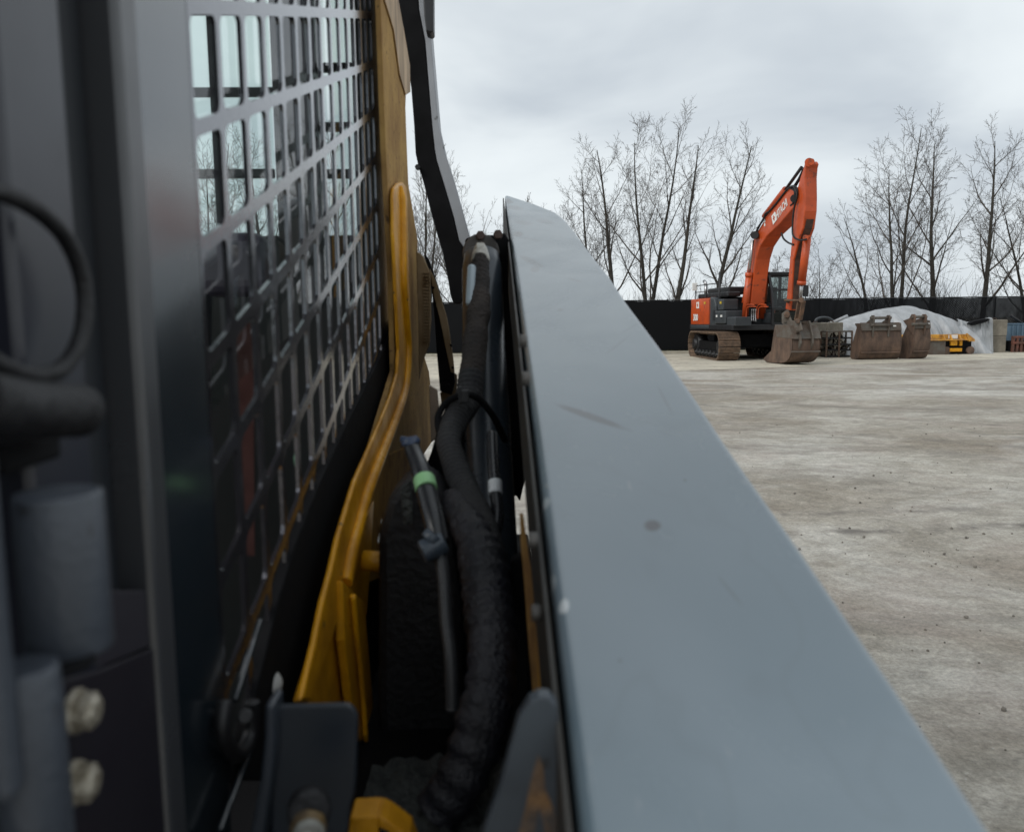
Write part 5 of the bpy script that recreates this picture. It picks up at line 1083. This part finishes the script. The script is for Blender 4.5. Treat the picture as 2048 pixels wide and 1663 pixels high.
# door hardware near the camera
m_ = MB(); lp_pts = [(-40, 375), (20, 392), (80, 425), (130, 475), (160, 540), (170, 610), (160, 680), (125, 735), (70, 752), (0, 730), (-40, 700)]
m_.tube(spline([UX(a, b, CXP + .02) for a, b in lp_pts], 6), .0044, 12); m_.build('door_loop', M['rubber'], ld)
m_ = MB(); m_.tube(spline([UX(a, b, CXP + .03) for a, b in ((-60, 800), (0, 812), (70, 820), (130, 820), (162, 822))], 5), [.0135] * 20 + [.012], 20); m_.build('door_grip', M['rubber'], ld, .004)
m_ = MB(); p_ = UX(0, 900, CXP + .01); m_.box(UX(30, 905, CXP + .004), (.02, .05, .014)); m_.build('grip_base', void, ld, .003)
hg = mat('hinge_grey_paint', (.055, .064, .080), .36, bump=.12, bscale=220, speck=(90, .68, (.02, .02, .022)), var=.15, vscale=12, rvar=.05)
def hingecyl(x, y0, y1, r, name, X=CXP + .045, par=None):
    c0, c1 = UX(x, y0, X), UX(x, y1, X); c1 = Vector((c0.x, c0.y, c1.z)); m_ = MB(); m_.tube([c0, c1], r, 28); return m_.build(name, hg, par or ld, .002)
h_ = hingecyl(115, 982, 1318, .0185, 'hinge_barrel'); hingecyl(45, 1330, 1720, .0135, 'hinge_barrel')
m_ = MB(); c = UX(105, 1324, CXP + .045); m_.tube([c + Vector((0, 0, -.0016)), c + Vector((0, 0, .0016))], .017, 24); m_.build('hinge_washer', void, ld)
m_ = MB(); m_.box(UX(-30, 1150, CXP + .045) , (.012, .012, .18)); m_.build('hinge_leaf', hg, ld, .004)
m_ = MB(); m_.box(UX(118, 1520, CXP + .03), (.006, .010, .11)); m_.build('hinge_strap', hg, ld, .0015)
m_ = MB(); c = UX(255, 1450, CXP + .004); m_.prism([UX(a, b, CXP + .006) for a, b in ((120, 1360), (195, 1342), (325, 1288), (335, 1420), (330, 1720), (100, 1720))], (-.01, 0, 0)); m_.build('hinge_plate', mat('hinge_plate_dark', (.014, .012, .017), .5, var=.2), ld, .0012)
m_ = MB(); m_.prism([UX(a, b, CXP + .004) for a, b in ((190, 1180), (300, 1180), (322, 1282), (195, 1336))], (-.008, 0, 0)); m_.build('hinge_pad', mat('hinge_pad_grey', (.026, .024, .031), .5, var=.2), ld, .001)
bz = mat('beige_zinc_bolt', (.52, .48, .40), .38, metal=.5, col2=(.20, .17, .12), vscale=110, bump=.3, bscale=200)
for (x, y) in ((190, 1420), (187, 1564)):
    c = UX(x, y, CXP + .022); rr = .0118; m_ = MB(); m_.tube([c + Vector((-.012, 0, 0)), c + Vector((-.008, 0, 0))], rr * 1.02, 20); m_.tube([c + Vector((-.008, 0, 0)), c], rr * .88, 6, smooth=False); m_.tube([c, c + Vector((.002, 0, 0))], [rr * .72, rr * .4], 18); m_.build('hinge_bolt', bz, ld, .0008)
# lower machine body, added light blockers, deck and wheels under the arm (seen from a step aside)
m_ = MB(); m_.prism([(-.32, -.1, .35), (-.32, 2.45, .35), (-.32, 2.6, .8), (-.32, 2.5, 1.0), (-.32, 1.95, .95), (-.32, 1.92, .7), (-.32, .1, .66), (-.32, -.1, .6)], (-.95, 0, 0)); m_.build('chassis', M['yellow'], ld, .02)
m_ = MB(); m_.prism([(.10, .70, .5), (.10, 2.05, .5), (.10, 2.12, 1.2), (.10, 2.05, 1.60), (.10, .70, 1.24)], (.11, 0, 0)); m_.build('reflection_blocker', M['black'], ld, .008)  # unseen panel added under the arm to darken the cab's reflections
m_ = MB(); m_.prism([(.15, 2.13, .5), (.15, 2.95, .55), (.15, 3.0, 1.2), (.15, 2.85, 1.80), (.15, 2.3, 1.72), (.15, 2.13, 1.60)], (.08, 0, 0)); m_.build('rear_reflection_blocker', M['black'], ld, .008)  # unseen rear panel added so the screen reflects something dark
m_ = MB(); m_.box((-.06, 1.25, .94), (.3, 1.9, .03)) ; m_.build('fender_deck', void, ld, .004)
m_ = MB(); m_.prism([(-.3, 1.72, 1.0), (-.3, 2.5, 1.1), (-.3, 2.55, 1.85), (-.3, 2.1, 2.2), (-.3, 1.72, 2.2)], (-.9, 0, 0)); m_.build('engine_housing', M['black'], ld, .02) if False else None
for yc in (.62, 1.78):
    w_ = thing('wheel', (0.02, yc, .42), None, None) if False else None
    m_ = MB(); N = 48; prf = [(-.14, .26), (-.15, .36), (-.12, .405), (0, .415), (.12, .405), (.15, .36), (.14, .26)]; vs = []; fs = []
    for j in range(N):
        a = 2 * math.pi * j / N
        for (x, r) in prf: vs.append((.03 + x, yc + math.cos(a) * r, .42 + math.sin(a) * r))
    k_ = len(prf)
    for j in range(N):
        for i in range(k_ - 1): j2 = (j + 1) % N; fs.append((j * k_ + i, j * k_ + i + 1, j2 * k_ + i + 1, j2 * k_ + i))
    m_.add(vs, fs, True)
    for j in range(24):
        a = 2 * math.pi * j / 24
        for s in (-1, 1):
            aa = a + s * .065; c = Vector((.03 + s * .07, yc + math.cos(aa) * .418, .42 + math.sin(aa) * .418)); rad_ = Vector((0, math.cos(aa), math.sin(aa))); tan_ = Vector((s * .8, -math.sin(aa) * .6, math.cos(aa) * .6)).normalized()
            m_.box(c, (.15, .045, .03), (tan_, rad_.cross(tan_), rad_))
    ty = m_.build('tyre', M['rubber'], ld)
    m_ = MB(); m_.tube([(.03 - .13, yc, .42), (.03 + .06, yc, .42)], .262, 32); m_.tube([(.09, yc, .42), (.15, yc, .42)], [.1, .08], 20); m_.build('rim', M['yellow_dirty'], ty)
